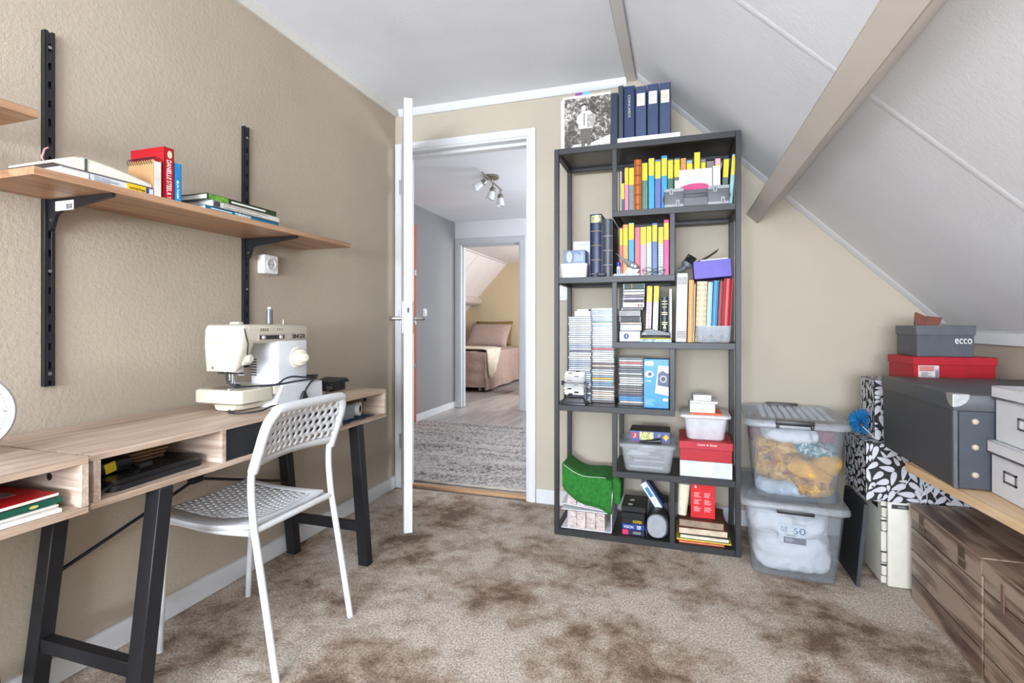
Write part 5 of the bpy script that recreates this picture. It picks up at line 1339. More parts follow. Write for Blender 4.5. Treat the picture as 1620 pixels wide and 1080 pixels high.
t = thing('dark_box', 'black box behind the round speaker', 'box', (1.58, 2.63, Z0)); BOX('box_body', C((36, 36, 40), .5), t, (1.536, 2.58, Z0), (1.622, 2.69, Z0 + .125), .003)
def small_tub():
    t = thing('cream_tub', 'cream plastic tub standing on edge beside the red card', 'tub', (1.68, 2.50, Z0 + .10))
    z = Z0 + .106
    LOFT('tub', C((222, 216, 190), .5), t, [rrect(1.684, 2.53, w, d, .015, z + h) for w, d, h in ((.034, .10, 0), (.040, .12, .006), (.050, .14, .150))])
    LOFT('clear_lid', M_FROST, t, [rrect(1.686, 2.53, .056, .146, .015, z + h) for h in (.150, .158)])
    t.rotation_euler.y = R(4)
def album_flat(label, a, b, z0, z1, c, rot=0, pages=(206, 190, 166)):
    t = thing('old_album', label, 'album', ((a[0] + b[0]) / 2, (a[1] + b[1]) / 2, z0), 'old albums lying in the bottom right')
    bm = bmesh.new(); ad_box(bm, (*a, z0), (*b, z0 + .0025), .0006); ad_box(bm, (*a, z1 - .0025), (*b, z1), .0006); bmo('cover', bm, C(c, .6), t)
    BOX('page_block', C(pages, .9, bump=.5, bs=400, var=.1), t, (a[0] + .004, a[1] + .003, z0 + .0025), (b[0] - .004, b[1] - .003, z1 - .0025), 0)
    t.rotation_euler.z = R(rot)
album_flat('orange red folder at the very bottom right', (1.668, 2.440), (1.860, 2.66), Z0, Z0 + .008, (206, 84, 40), 1)
album_flat('yellow folder above the orange red one', (1.660, 2.446), (1.890, 2.67), Z0 + .0085, Z0 + .016, (222, 190, 40), 0)
album_flat('dark green folder with cream pages', (1.675, 2.444), (1.885, 2.67), Z0 + .0165, Z0 + .036, (30, 72, 50), -1, (222, 212, 190))
album_flat('brown album with thick ragged pages', (1.666, 2.448), (1.876, 2.66), Z0 + .0365, Z0 + .066, (112, 66, 44), 1)
album_flat('darker brown album on top of the pile', (1.672, 2.452), (1.866, 2.65), Z0 + .0665, Z0 + .100, (92, 52, 36), -2, (150, 130, 112))
small_tub()
t = thing('red_leaflet', 'bright red leaflet with white text standing on the albums', 'leaflet', (1.775, 2.50, Z0 + .101))
BOX('sheet', C((208, 16, 24), .5), t, (1.722, 2.490, Z0 + .101), (1.826, 2.500, Z0 + .256), .0008)
PRISM('sail_logo', XW, t, [(1.738, Z0 + .236), (1.748, Z0 + .236), (1.743, Z0 + .250)], 1, 2.4892, 2.4902)
for x in (1.753, 1.797):
    for k in range(3): LINES(C((240, 200, 200), .6), t, (x, 2.4899, Z0 + .205 - k * .032), .034, .024, 5, 'front', fill=.3)
# switch plate on the wall behind the shelving
t = thing('light_switch', 'white switch plate half hidden behind the shelving post', 'switch', (1.065, D, 1.15))
BOX('plate', C((236, 236, 236), .35), t, (1.020, D - .010, 1.14), (1.102, D, 1.222), .003, 2)
BOX('rocker', C((228, 228, 228), .3), t, (1.036, D - .014, 1.157), (1.086, D - .009, 1.205), .002)
# ------------------------------------------------------------------ plastic storage bins with textiles
def storage_bin(label, z0, h, cx, cy, w0, d0, w1, d1, handles, extra=None):
    t = thing('storage_bin', label, 'storage bin', (cx, cy, z0), 'clear lidded storage bins')
    tub('tub', t, M_CLEAR, cx, cy, w0, d0, w1, d1, z0, z0 + h, .035, .010, .003)
    LOFT('lid', M_FROST, t, [rrect(cx, cy, w1 + a, d1 + b, .04, z0 + q) for a, b, q in ((.016, .016, h - .018), (.034, .034, h - .012), (.034, .034, h + .002), (.022, .022, h + .012), (-.02, -.02, h + .014))])
    if handles:
        for s in (-1, 1):
            y = cy + s * (d1 / 2 + .016)
            hd = BOX('lid_handle', M_BLACK, t, (cx - .075, y - .008, z0 + h - .002), (cx + .060, y + .008, z0 + h + .018), .004, 2)
            for x in (cx - .073, cx + .046): BOX('hinge_lug', M_BLACK, hd, (x, y - .0095, z0 + h - .014), (x + .012, y + .004, z0 + h + .004), .002)
        bm = bmesh.new()
        for i in range(9):
            for j in range(11):
                x = cx - .12 + i * .030; y = cy - .16 + j * .032
                ad_box(bm, (x, y, z0 + h + .0135), (x + .020, y + .004, z0 + h + .016))
        tag(bmo('lid_ribs', bm, M_FROST, t, 0), kind='stuff')
    return t
BX, BYc = 2.118, 2.492
b1 = storage_bin('lower clear storage bin packed with white bedding on the carpet', .001, .292, BX, BYc, .300, .430, .352, .470, False)
BOX('lid_handle', M_BLACK, b1, (BX - .062, 2.237, .268), (BX + .068, 2.250, .282), .003, 2)
def cloth_lump(name, parent, c, s, m, seed, amp=.16, fr=9, pw=2.6):
    bm = bmesh.new(); ad_crumple(bm, c, s, amp, fr, 5, pw, seed); return bmo(name, bm, m, parent, 80)
MW = mat('white_bedding', (232, 232, 234), .9, var=.02, bump=.25, bs=60)
def bedding():
    t = thing('white_bedding', 'crumpled white bedding filling the lower clear bin', 'bedding', (BX, BYc, .012))
    cloth_lump('duvet', t, (BX, BYc - .004, .088), (.132, .196, .074), MW, 3, .016, 13, 5.0)
    cloth_lump('pillow_case', t, (BX - .012, BYc - .012, .208), (.140, .198, .054), MW, 7, .018, 12, 4.0)
bedding()
def bin_label():
    f = ((1, 0, 0), (0, -.069, .9976)); q = lambda x, zz, e=0: (BX + x, 2.2845 - .0695 * zz - e, zz)
    LABEL(C((226, 230, 234), .5), b1, q(-.005, .180), .096, .082, f, name='paper_label')
    l = b1.children[-1]
    TEXT(C((20, 116, 150), .5), l, '60', q(.018, .196, .0008), .046, .026, f)
    TEXT(C((40, 110, 150), .5), l, 'BOX', q(-.041, .197, .0008), .026, .010, f, 90)
    TEXT(C((20, 90, 140), .5), l, 'ONE', q(-.028, .197, .0008), .026, .010, f, 90)
    LABEL(C((96, 100, 110), .5), l, q(.004, .156, .0008), .078, .026, f, name='grey_panel')
    LINES(C((206, 208, 212), .5), l, q(-.012, .157, .0016), .036, .016, 3, f, fill=.3)
    LINES(C((120, 122, 126), .5), l, q(.002, .176, .0008), .062, .006, 1, f, fill=.5)
bin_label()
ZU = .001 + .292 + .016
b2 = storage_bin('upper clear storage bin of colourful cushion covers', ZU, .306, BX + .008, BYc - .004, .288, .415, .340, .460, True)
M_GOLD = mat('gold_printed_fabric', (196, 140, 50), .9); n = N(M_GOLD); co = n.coord()
n.color(n.ramp(n.noise(co, 26, 5, .7, .8), [(.34, (70, 48, 34)), (.46, (170, 112, 36)), (.58, (216, 166, 62)), (.72, (226, 196, 150))]))
M_FUR = mat('golden_fabric', (222, 158, 36), .9, var=.18, vs=24, bump=.3, bs=80)
M_TEAL = mat('teal_white_fabric', (120, 170, 176), .9); n = N(M_TEAL); n.color(n.ramp(n.noise(n.coord(), 50, 4, .7, .6), [(.42, (40, 110, 124)), (.52, (120, 160, 160)), (.6, (226, 226, 220))]))
def textile(name, label, c, s, m, seed, rot=0, amp=.010, fr=17, pw=3.2):
    t = thing(name, label, 'fabric', (c[0], c[1], c[2] - s[2]), 'fabrics in the upper clear bin')
    cloth_lump('fold', t, c, s, m, seed, amp, fr, pw)
    t.rotation_euler.y = R(rot); return t
X0 = BX + .008
textile('folded_fabric', 'pale blue fabric at the bottom of the upper bin', (X0 - .030, 2.400, ZU + .040), (.108, .112, .032), mat('pale_blue_fabric', (184, 194, 206), .9, var=.05), 3)
textile('folded_fabric', 'brown and gold printed fabric with dark spots low in the bin', (X0 + .055, 2.372, ZU + .060), (.084, .088, .046), M_GOLD, 5, -4)
textile('folded_fabric', 'golden yellow fabric folded across the middle of the bin', (X0 + .012, 2.385, ZU + .124), (.118, .104, .036), M_FUR, 6, 14)
textile('folded_fabric', 'gold printed fabric on the left of the upper bin', (X0 - .080, 2.380, ZU + .138), (.064, .102, .070), M_GOLD, 8, 6)
textile('folded_fabric', 'plain mustard fabric corner on the right of the bin', (X0 + .095, 2.358, ZU + .156), (.048, .080, .044), mat('mustard_fabric', (206, 152, 52), .9, var=.05), 9, 25, .004)
textile('folded_fabric', 'teal and white patterned fabric near the top of the bin', (X0 + .055, 2.378, ZU + .206), (.088, .096, .028), M_TEAL, 10, 12)
textile('folded_fabric', 'orange gold fabric near the top left of the bin', (X0 - .050, 2.385, ZU + .206), (.088, .102, .030), M_GOLD, 13, -5)
textile('folded_fabric', 'white cloth lying on top inside the upper bin', (X0 - .012, 2.395, ZU + .252), (.100, .122, .030), MW, 11)
textile('folded_fabric', 'wine red cloth at the right top of the upper bin', (X0 + .118, 2.470, ZU + .246), (.034, .11, .034), mat('wine_fabric', (140, 70, 92), .9, var=.06), 12)
textile('folded_fabric', 'plum red cloth deep in the left of the bin', (X0 - .118, 2.570, ZU + .225), (.034, .08, .054), mat('plum_fabric', (126, 66, 86), .9, var=.06), 14)
textile('folded_fabric', 'beige cloth at the back of the upper bin', (X0 + .01, 2.590, ZU + .115), (.118, .096, .105), mat('beige_fabric', (200, 184, 164), .9, var=.06), 15)
def turn(t, c, deg):
    v = Vector((t.location.x - c[0], t.location.y - c[1])); a = R(deg); ca, sa = math.cos(a), math.sin(a)
    t.location.x = c[0] + v.x * ca - v.y * sa; t.location.y = c[1] + v.x * sa + v.y * ca; t.rotation_euler.z += a
for o in list(bpy.data.objects):
    if o.parent is None and o.name.split('.')[0] in ('storage_bin', 'white_bedding', 'folded_fabric'): turn(o, (BX, BYc), -4.5)
# ------------------------------------------------------------------ black panel, safe
def panel():
    t = thing('leaning_board', 'thin black board leaning between the bins and the safe', 'board', (2.345, 2.40, 0))
    M = C((36, 38, 42), .5)
    bm = bmesh.new(); ad_box(bm, (2.3145, 2.285, .002), (2.3295, 2.53, .322), .003)
    bmo('board', bm, M, t)
    BOX('edge_band', C((60, 64, 70), .45), t, (2.3155, 2.2835, .004), (2.3285, 2.2852, .320), 0)
    t.rotation_euler.y = R(5)
panel()
def safe():
    t = thing('small_safe', 'small cream metal safe standing under the leaf print box', 'safe', (2.56, 2.48, 0))
    M = C((214, 210, 196), .4, var=.015)
    BOX('body', M, t, (2.432, 2.322, .004), (2.75, 2.66, .332), .004, 2)
    BOX('door', M, t, (2.412, 2.330, .012), (2.430, 2.650, .326), .003, 2)
    for z in (.045, .095, .215, .268):
        h = CYL('hinge', M, t, (2.420, 2.326, z), (2.420, 2.326, z + .040), .010, n=14)
        for q in (z, z + .038): CYL('hinge_ring', C((70, 70, 66), .5), h, (2.420, 2.326, q), (2.420, 2.326, q + .003), .0106, n=14)
    LABEL(C((66, 66, 64), .45), t, (2.472, 2.3218, .312), .056, .016, 'front', name='name_plate')
    LABEL(C((44, 44, 44), .45), t, (2.4118, 2.395, .300), .070, .022, 'west', name='door_plate')
    LINES(C((170, 168, 160), .5), t, (2.480, 2.3211, .312), .030, .008, 2)
    t.rotation_euler.z = R(0)
safe()
# ------------------------------------------------------------------ leaf print boxes
M_LEAFK = C((34, 33, 36), .5); M_LEAFW = C((204, 204, 210), .55)
def leaf_print(parent, origin, right, up, w, h, seed, step=.058):
    rnd = random.Random(seed); bm = bmesh.new()
    o, r, u = Vector(origin), Vector(right), Vector(up); nrm = r.cross(u)
    def poly(pts, d):
        pts = [(min(max(a, .001), w - .001), min(max(b, .001), h - .001)) for a, b in pts]
        if max(p[0] for p in pts) - min(p[0] for p in pts) < .002 or max(p[1] for p in pts) - min(p[1] for p in pts) < .002: return
        vs = [bm.verts.new(o + r * a + u * b + nrm * d) for a, b in pts]
        try: bm.faces.new(vs)
        except ValueError: pass
    def leaf(x, y, a, L, wd):
        ca, sa = math.cos(a), math.sin(a); pts = []
        for k in range(14):
            th = 2 * math.pi * k / 14; px = L * (.5 - .5 * math.cos(th)); py = wd * math.sin(th) * (.35 + .75 * px / L)
            pts.append((x + px * ca - py * sa, y + px * sa + py * ca))
        poly(pts, .0008 + rnd.random() * .0002)
    taken = []
    def free(pts, r):
        return all((a - c) ** 2 + (b - d) ** 2 > (r + q) ** 2 for a, b in pts for c, d, q in taken)
    def flow(x, y): return R(62) + .9 * math.sin(x * 17 + seed) + .7 * math.sin(y * 21 + seed * 2)
    # long branching stems
    x = -.03
    while x < w:
        px, py = x, -.01
        for k in range(int(h / .012) + 4):
            a = flow(px, py); nx, ny = px + .014 * math.cos(a), py + .014 * math.sin(a); dx, dy = -math.sin(a) * .0018, math.cos(a) * .0018
            poly([(px - dx, py - dy), (nx - dx, ny - dy), (nx + dx, ny + dy), (px + dx, py + dy)], .0006); px, py = nx, ny
        x += .052
    for sc, tries in ((1.0, 700), (.75, 900), (.55, 900)):
        for k in range(tries):
            x, y = rnd.uniform(-.01, w + .01), rnd.uniform(-.01, h + .01); a = flow(x, y) + rnd.choice((-1, 1)) * rnd.uniform(.3, 1.0)
            L = rnd.uniform(.044, .058) * sc; wd = rnd.uniform(.0118, .0150) * sc
            ax = [(x + L * f * math.cos(a), y + L * f * math.sin(a)) for f in (.18, .48, .80)]
            if not free(ax, .0090 * sc): continue
            taken += [(ax[0][0], ax[0][1], .0050 * sc), (ax[1][0], ax[1][1], .0092 * sc), (ax[2][0], ax[2][1], .0100 * sc)]
            leaf(x, y, a, L, wd)
    return tag(bmo('leaf_print', bm, M_LEAFW, parent, 0), kind='stuff')
def leaf_box(label, x0, x1, y0, y1, z0, z1, seed, front=True):
    t = thing('leaf_print_box', label, 'storage box', ((x0 + x1) / 2, (y0 + y1) / 2, z0), 'black and white leaf print boxes')
    BOX('box_body', M_LEAFK, t, (x0 + .002, y0 + .002, z0), (x1 - .002, y1 - .002, z1 - .004), .002)
    BOX('lid', M_LEAFK, t, (x0, y0, z1 - .045), (x1, y1, z1), .002)
    leaf_print(t, (x0 - .0003, y1, z0), (0, -1, 0), (0, 0, 1), y1 - y0, z1 - z0, seed)
    leaf_print(t, (x0, y0 - .0003, z0), (1, 0, 0), (0, 0, 1), x1 - x0, z1 - z0, seed + 1)
    leaf_print(t, (x0, y0, z1 + .0003), (1, 0, 0), (0, 1, 0), x1 - x0, y1 - y0, seed + 2)
    for z in (z0 + .055, z0 + .150):
        if front: CYL('stud', C((120, 90, 70), .4, .6), t, (x0 + .022, y0 - .003, z), (x0 + .022, y0, z), .004, n=10)
    return t
leaf_box('large black and white leaf print box on the safe', 2.352, 2.690, 2.296, 2.560, .3345, .556, 21)
leaf_box('second leaf print box standing behind the dark grey box', 2.395, 2.66, 2.345, 2.50, .558, .792, 31, False)
# ------------------------------------------------------------------ blue pompom flower
def pompom():
    c = Vector((2.374, 2.425, .615)); t = thing('blue_pompom', 'spiky bright blue pompom on the leaf print box', 'pompom', (2.374, 2.425, .558))
    bm = bmesh.new(); rnd = random.Random(4)
    for i in range(240):
        z = rnd.uniform(-1, 1); a = rnd.uniform(0, 6.283); r = math.sqrt(1 - z * z); d = Vector((r * math.cos(a), r * math.sin(a), z))
        L = rnd.uniform(.042, .054)
        if c.z + d.z * L < .5595: L = (c.z - .5595) / max(.001, -d.z)
        if c.x + d.x * L > 2.392: L = max(.012, (2.392 - c.x) / d.x)
        ad_tube(bm, [c + d * .008, c + d * L * .6, c + d * L], [.0022, .0030, .0018], 5)
    tag(bmo('tufts', bm, C((14, 112, 168), .8), t, 0), kind='stuff')
    CYL('centre_bead', C((70, 40, 44), .5), t, c + Vector((-.012, -.044, -.006)), c + Vector((-.014, -.054, -.007)), .006, n=10)
    TUBE('wire_stem', C((206, 206, 200), .5), t, [c + Vector((-.012, -.050, -.010)), c + Vector((.010, -.075, -.035)), c + Vector((.022, -.088, -.052))], .0014, 6)
pompom()
# ------------------------------------------------------------------ low table
def low_table():
    t = thing('low_table', 'pale pine table top carrying the dark and white boxes', 'table', (2.62, 1.2, 0))
    PRISM('table_top', M_PLANK, t, [(2.372, 1.995), (2.825, 2.030), (2.825, .40), (2.372 + .115, .40)], 2, .532, .560, .002)
    for y in (1.95, .46): BOX('leg', M_PLANK, t, (2.8045, y - .03, 0), (2.8245, y + .03, .532), .003)
    BOX('leg', M_PLANK, t, (2.54, .44, 0), (2.58, .48, .532), .003)
low_table()
# ------------------------------------------------------------------ dark grey box
def dark_box():
    z = .5615; x0, x1, y0, y1 = 2.385, 2.80, 1.712, 2.228
    t = thing('dark_storage_box', 'large charcoal storage box with metal studs on the pine table', 'storage box', ((x0 + x1) / 2, (y0 + y1) / 2, z))
    M = C((62, 63, 66), .5, var=.03, vs=5); M2 = C((70, 72, 76), .45, var=.03)
    LOFT('box_body', M, t, [[Vector((x0 + a, y0 + b, zz)), Vector((x1, y0 + b, zz)), Vector((x1, y1, zz)), Vector((x0 + a, y1, zz))] for a, b, zz in ((.004, .008, z), (0, 0, z + .225))], None, 0)
    BOX('lid', M2, t, (x0 - .004, y0 - .006, z + .212), (x1 + .002, y1 + .002, z + .256), .003, 2)
    BOX('side_flap', C((60, 64, 70), .45), t, (x0 + .010, y0 - .0035, z + .002), (x0 + .36, y0 + .003, z + .211), .001)
    PRISM('corner_seam', C((84, 88, 94), .4), t, [(x0 - .001, z + .0), (x0 + .008, z + .0), (x0 + .006, z + .212), (x0 - .003, z + .212)], 1, y0 - .003, y0 + .006)
    for zz in (.040, .115, .184):
        s = LATHE('stud', C((206, 196, 180), .3, .7), t, [(.0085, 0), (.0085, .002), (.006, .0045), (.0001, .005)], (x0 + .046, y0 - .0036, z + zz), (0, -1, 0), 20)
    # metal corner cap on the lid
    bm = bmesh.new()
    n = 10
    pts = [(0, 0)] + [(.036 * math.cos(R(90) * i / n), -.034 * math.sin(R(90) * i / n)) for i in range(n + 1)]
    ad_prism(bm, [(x0 - .004 + a, z + .2565 + b) for a, b in pts], 1, y0 - .0076, y0 - .006)
    ad_prism(bm, [(y0 - .006 + a, z + .2565 + b) for a, b in pts], 0, x0 - .0056, x0 - .004)
    ad_prism(bm, [(x0 - .005 + a, y0 - .007 - b) for a, b in pts], 2, z + .2562, z + .2574)
    bmo('corner_cap', bm, C((196, 196, 196), .3, .9, var=.1, vs=150), t, 0)
dark_box()
# ------------------------------------------------------------------ white boxes with label holders
def white_box(label, z0, h, x0, y1, y0, dz):
    t = thing('white_storage_box', label, 'storage box', (x0 + .15, (y0 + y1) / 2, z0), 'white boxes with metal label holders')
    M = C((216, 215, 218), .5, var=.01)
    BOX('box_body', M, t, (x0 + .004, y0 + .004, z0), (2.80, y1 - .004, z0 + h - .006), .002)
    BOX('lid', M, t, (x0 - .003, y0 - .002, z0 + h - .030), (2.803, y1 + .002, z0 + h), .002)
    BOX('metal_edge', C((120, 118, 118), .3, .7), t, (x0 - .0035, y0 - .0025, z0 + h - .0335), (2.80, y1 + .0025, z0 + h - .0298), 0)
    yc = y1 - dz; zc = z0 + h * .42
    bm = bmesh.new(); w, hh, k = .052, .030, .005
    for a, b in (((-w / 2, -hh / 2), (w / 2, -hh / 2 + k)), ((-w / 2, hh / 2 - k), (w / 2, hh / 2)), ((-w / 2, -hh / 2), (-w / 2 + k, hh / 2)), ((w / 2 - k, -hh / 2), (w / 2, hh / 2))): ad_box(bm, (a[0], a[1], 0), (b[0], b[1], .0028))
    bm.transform(face_mat('west', (x0 + .004, yc, zc))); f = bmo('label_holder', bm, C((128, 124, 120), .35, .7), t, 0)
    LABEL(C((226, 226, 230), .6), f, (x0 + .004, yc, zc), .043, .021, 'west', name='blank_card', depth=.001)
white_box('lower white storage box with a label holder on the table', .5615, .139, 2.458, 1.703, 1.27, .088)
white_box('upper white storage box stacked on the other one', .7015, .144, 2.466, 1.701, 1.27, .128)
# ------------------------------------------------------------------ shoe boxes and wallet behind
t = shoe('red_shoe_box', 'worn red shoe box with a price label under the grey one', 2.510, 2.782, 2.350, 2.550, .7935, .884, (166, 14, 30), .030, (174, 24, 40))
LABEL(C((216, 206, 206), .6), t, (2.563, 2.3538, .829), .068, .046, 'front', name='price_label')
l = t.children[-1]
LABEL(C((196, 120, 110), .6), l, (2.556, 2.3530, .840), .048, .020, 'front', name='pink_field')
LINES(C((90, 90, 96), .6), l, (2.558, 2.3530, .819), .040, .018, 4)
LINES(C((110, 120, 150), .6), l, (2.590, 2.3530, .829), .042, .012, 8, 'front', 90, fill=.5)
bm = bmesh.new(); ad_prism(bm, [(2.7, .799), (2.735, .800), (2.77, .798), (2.765, .804), (2.74, .806), (2.715, .803)], 1, 2.3530, 2.3542); bmo('torn_edge', bm, C((206, 170, 130), .9), t, 0)
t.rotation_euler.z = R(5)
t = shoe('grey_shoe_box', 'grey shoe box lettered in white on the red one', 2.535, 2.728, 2.372, 2.545, .885, 1.003, (84, 86, 92), .036, (92, 94, 100))
TEXT(XW, t, 'ecco', (2.690, 2.3758, .944), .054, .020, 'front')
t.rotation_euler.z = R(3)
def wallet():
    z = 1.004
    t = thing('brown_wallet', 'reddish brown leather wallet standing on the grey shoe box', 'wallet', (2.60, 2.45, z))
    M = mat('brown_leather', (112, 58, 40), .5, var=.12, vs=30, bump=.2, bs=120)
    PRISM('front_half', M, t, [(2.556, z), (2.602, z), (2.598, z + .034), (2.564, z + .052), (2.560, z + .050)], 1, 2.430, 2.436, .0015)
    PRISM('back_half', M, t, [(2.598, z), (2.640, z), (2.652, z + .030), (2.600, z + .036)], 1, 2.434, 2.441, .0015)
    BOX('fold_spine', M, t, (2.596, 2.4295, z), (2.603, 2.437, z + .036), .001)
wallet()
# ------------------------------------------------------------------ wood print cartons under the table
def m_plankprint():
    m = mat('wood_print_board', (120, 96, 78), .42); n = N(m)
    co = n.coord((22, 1.5, 22)); a = n.noise(co, 1.3, 5, .6, .6); k = n.noise(n.coord((3, 1.6, 5.5)), 1.9, 3, .55, .4)
    f = n.new('ShaderNodeMath', operation='MULTIPLY_ADD'); f.inputs[1].default_value = .9; n.link(k, f.inputs[0]); n.link(a, f.inputs[2])
    n.color(n.ramp(f.outputs[0], [(.66, (66, 50, 42)), (.82, (108, 86, 72)), (.94, (134, 111, 95)), (1.0, (166, 145, 128))]))
    return m
M_WP = m_plankprint(); M_LINE = C((52, 38, 32), .6)
def wood_carton(label, y0, y1, h, strap):
    x0, x1 = 2.485, 2.80
    t = thing('wood_print_carton', label, 'carton', ((x0 + x1) / 2, (y0 + y1) / 2, 0), 'wood print cartons under the table')
    BOX('box_body', M_WP, t, (x0 + .003, y0 + .003, .001), (x1, y1 - .003, h - .003), .002)
    BOX('lid', M_WP, t, (x0, y0, h - .050), (x1 + .003, y1, h), .002)
    for z in (.085, .180, .262): BOX('plank_line', M_LINE, t, (x0 + .0016, y0 + .004, z), (x0 + .0032, y1 - .004, z + .0022), 0)
    for x in (x0 + .11, x0 + .21): BOX('plank_line', M_LINE, t, (x, y0 + .002, h - .0005), (x + .002, y1 - .002, h + .0006), 0)
    BOX('lid_edge', C((160, 136, 114), .5), t, (x0 - .0006, y0, h - .003), (x0 + .002, y1, h + .0006), 0)
    for y in strap:
        b = BOX('strap_print', C((86, 68, 50), .45), t, (x0 - .0012, y - .020, h - .075), (x0 + .0015, y + .020, h - .012), .001)
        BOX('buckle_print', C((150, 116, 84), .4), b, (x0 - .0018, y - .018, h - .052), (x0 - .0010, y + .018, h - .047), 0)
    return t
wood_carton('near end of the wood print carton cut off at lower right', .80, 1.794, .346, ())
t = bpy.data.objects[[o.name for o in bpy.data.objects if o.name.startswith('wood_print_carton')][-1]]
BOX('leather_tab', C((124, 92, 84), .5), t, (2.4835, 1.690, .245), (2.4865, 1.704, .320), .001)
wood_carton('wood print carton with buckle print beside the safe', 1.797, 2.268, .348, (2.175, 1.905))
# ------------------------------------------------------------------ hall
def hall_rug():
    t = thing('hall_rug', 'chunky grey and white woven wool rug on the hall floor', 'rug', (.1, 4.0, 0))
    x0, x1, y0, y1 = -.86, .83, 2.965, 4.80
    m = mat('woven_wool', (190, 184, 178), .95, spec=.1); n = N(m)
    co = n.coord(); a = n.noise(co, 48, 3, .7, .4); b = n.noise(n.coord((.6, 5, 1)), 1.6, 3, .6)
    f = n.new('ShaderNodeMath', operation='MULTIPLY_ADD'); f.inputs[1].default_value = .55; n.link(b, f.inputs[0]); n.link(a, f.inputs[2])
    n.color(n.ramp(f.outputs[0], [(.57, (84, 78, 76)), (.69, (150, 143, 139)), (.84, (196, 191, 187))]))
    n.bump(n.noise(co, 160, 2), .5, .004)
    bm = bmesh.new()
    nx, ny = 120, 150; g = []
    for j in range(ny + 1):
        row = []
        for i in range(nx + 1):
            x = x0 + (x1 - x0) * i / nx; y = y0 + (y1 - y0) * j / ny
            z = .010 + .0045 * (math.sin(i * 1.57 + (j // 2 % 2) * 3.14) * .5 + abs(math.sin(j * 1.05))) + .002 * noise.noise(Vector((x * 30, y * 30, 0)))
            row.append(bm.verts.new((x + .004 * noise.noise(Vector((y * 9, 1, 2))), y, z)))
        g.append(row)
    for j in range(ny):
        for i in range(nx): bm.faces.new((g[j][i], g[j][i + 1], g[j + 1][i + 1], g[j + 1][i]))
    bmo('pile', bm, m, t)
    BOX('backing', C((150, 142, 134), .9), t, (x0, y0, -.0015), (x1, y1, .009), .002)
    TUBE('front_edge', C((186, 176, 164), .95, bump=.5, bs=200), t, [(x0 + (x1 - x0) * i / 40, y0, .008 + .0015 * math.sin(i * 2)) for i in range(41)], .0075, 8)
hall_rug()
def spot_lamp():
    t = thing('ceiling_spotlight', 'brushed steel ceiling lamp with three glass spots in the hall', 'lamp', (.22, 4.2, HZ))
    M = C((150, 142, 132), .3, .9, var=.04)
    c = Vector((.20, 4.02, HZ))
    LATHE('canopy', M, t, [(.0001, 0), (.058, 0), (.058, -.018), (.050, -.026), (.0001, -.026)], c, (0, 0, 1), 32)
    d = Vector((-.03, .62, 0)).normalized(); zb = HZ - .045
    p0 = Vector((c.x + .01, c.y - .26, zb)); p1 = Vector((c.x - .02, c.y + .30, zb))
    TUBE('bar', M, t, [p0, p1], .007, 12)
    CYL('stem', M, t, (c.x, c.y, HZ - .026), (c.x - .005, c.y, zb), .008, n=12)
    gl = see_through('frosted_lamp_glass', (236, 238, 240), .2, .25)
    for f, ax in ((.12, Vector((-.75, -.25, -.45))), (.52, Vector((-.25, -.10, -.9))), (.92, Vector((.0, .05, -1)))):
        p = p0.lerp(p1, f); q = p + Vector((0, 0, -.055)); ax.normalize()
        TUBE('arm', M, t, [p, q], .006, 10)
        h = LATHE('lamp_head', M, t, [(.0001, -.012), (.018, -.012), (.024, 0), (.025, .022), (.022, .024), (.0001, .024)], q, ax, 24)
        bm = bmesh.new(); ad_lathe(bm, [(.022, .022), (.030, .050), (.035, .092), (.033, .092), (.027, .050), (.018, .026)], q, ax, 24); bmo('glass_shade', bm, gl, h)
        LATHE('bulb', C((236, 236, 230), .3), h, [(.0001, .024), (.010, .026), (.013, .050), (.008, .062), (.0001, .064)], q, ax, 16)
spot_lamp()
t = thing('light_switch', 'white switch on the grey hall wall', 'switch', (HX, 4.95, 1.13))
BOX('plate', C((232, 232, 234), .35), t, (HX, 4.91, 1.09), (HX + .010, 4.99, 1.17), .003, 2)
BOX('rocker', C((240, 240, 240), .3), t, (HX + .010, 4.925, 1.105), (HX + .020, 4.975, 1.155), .003)
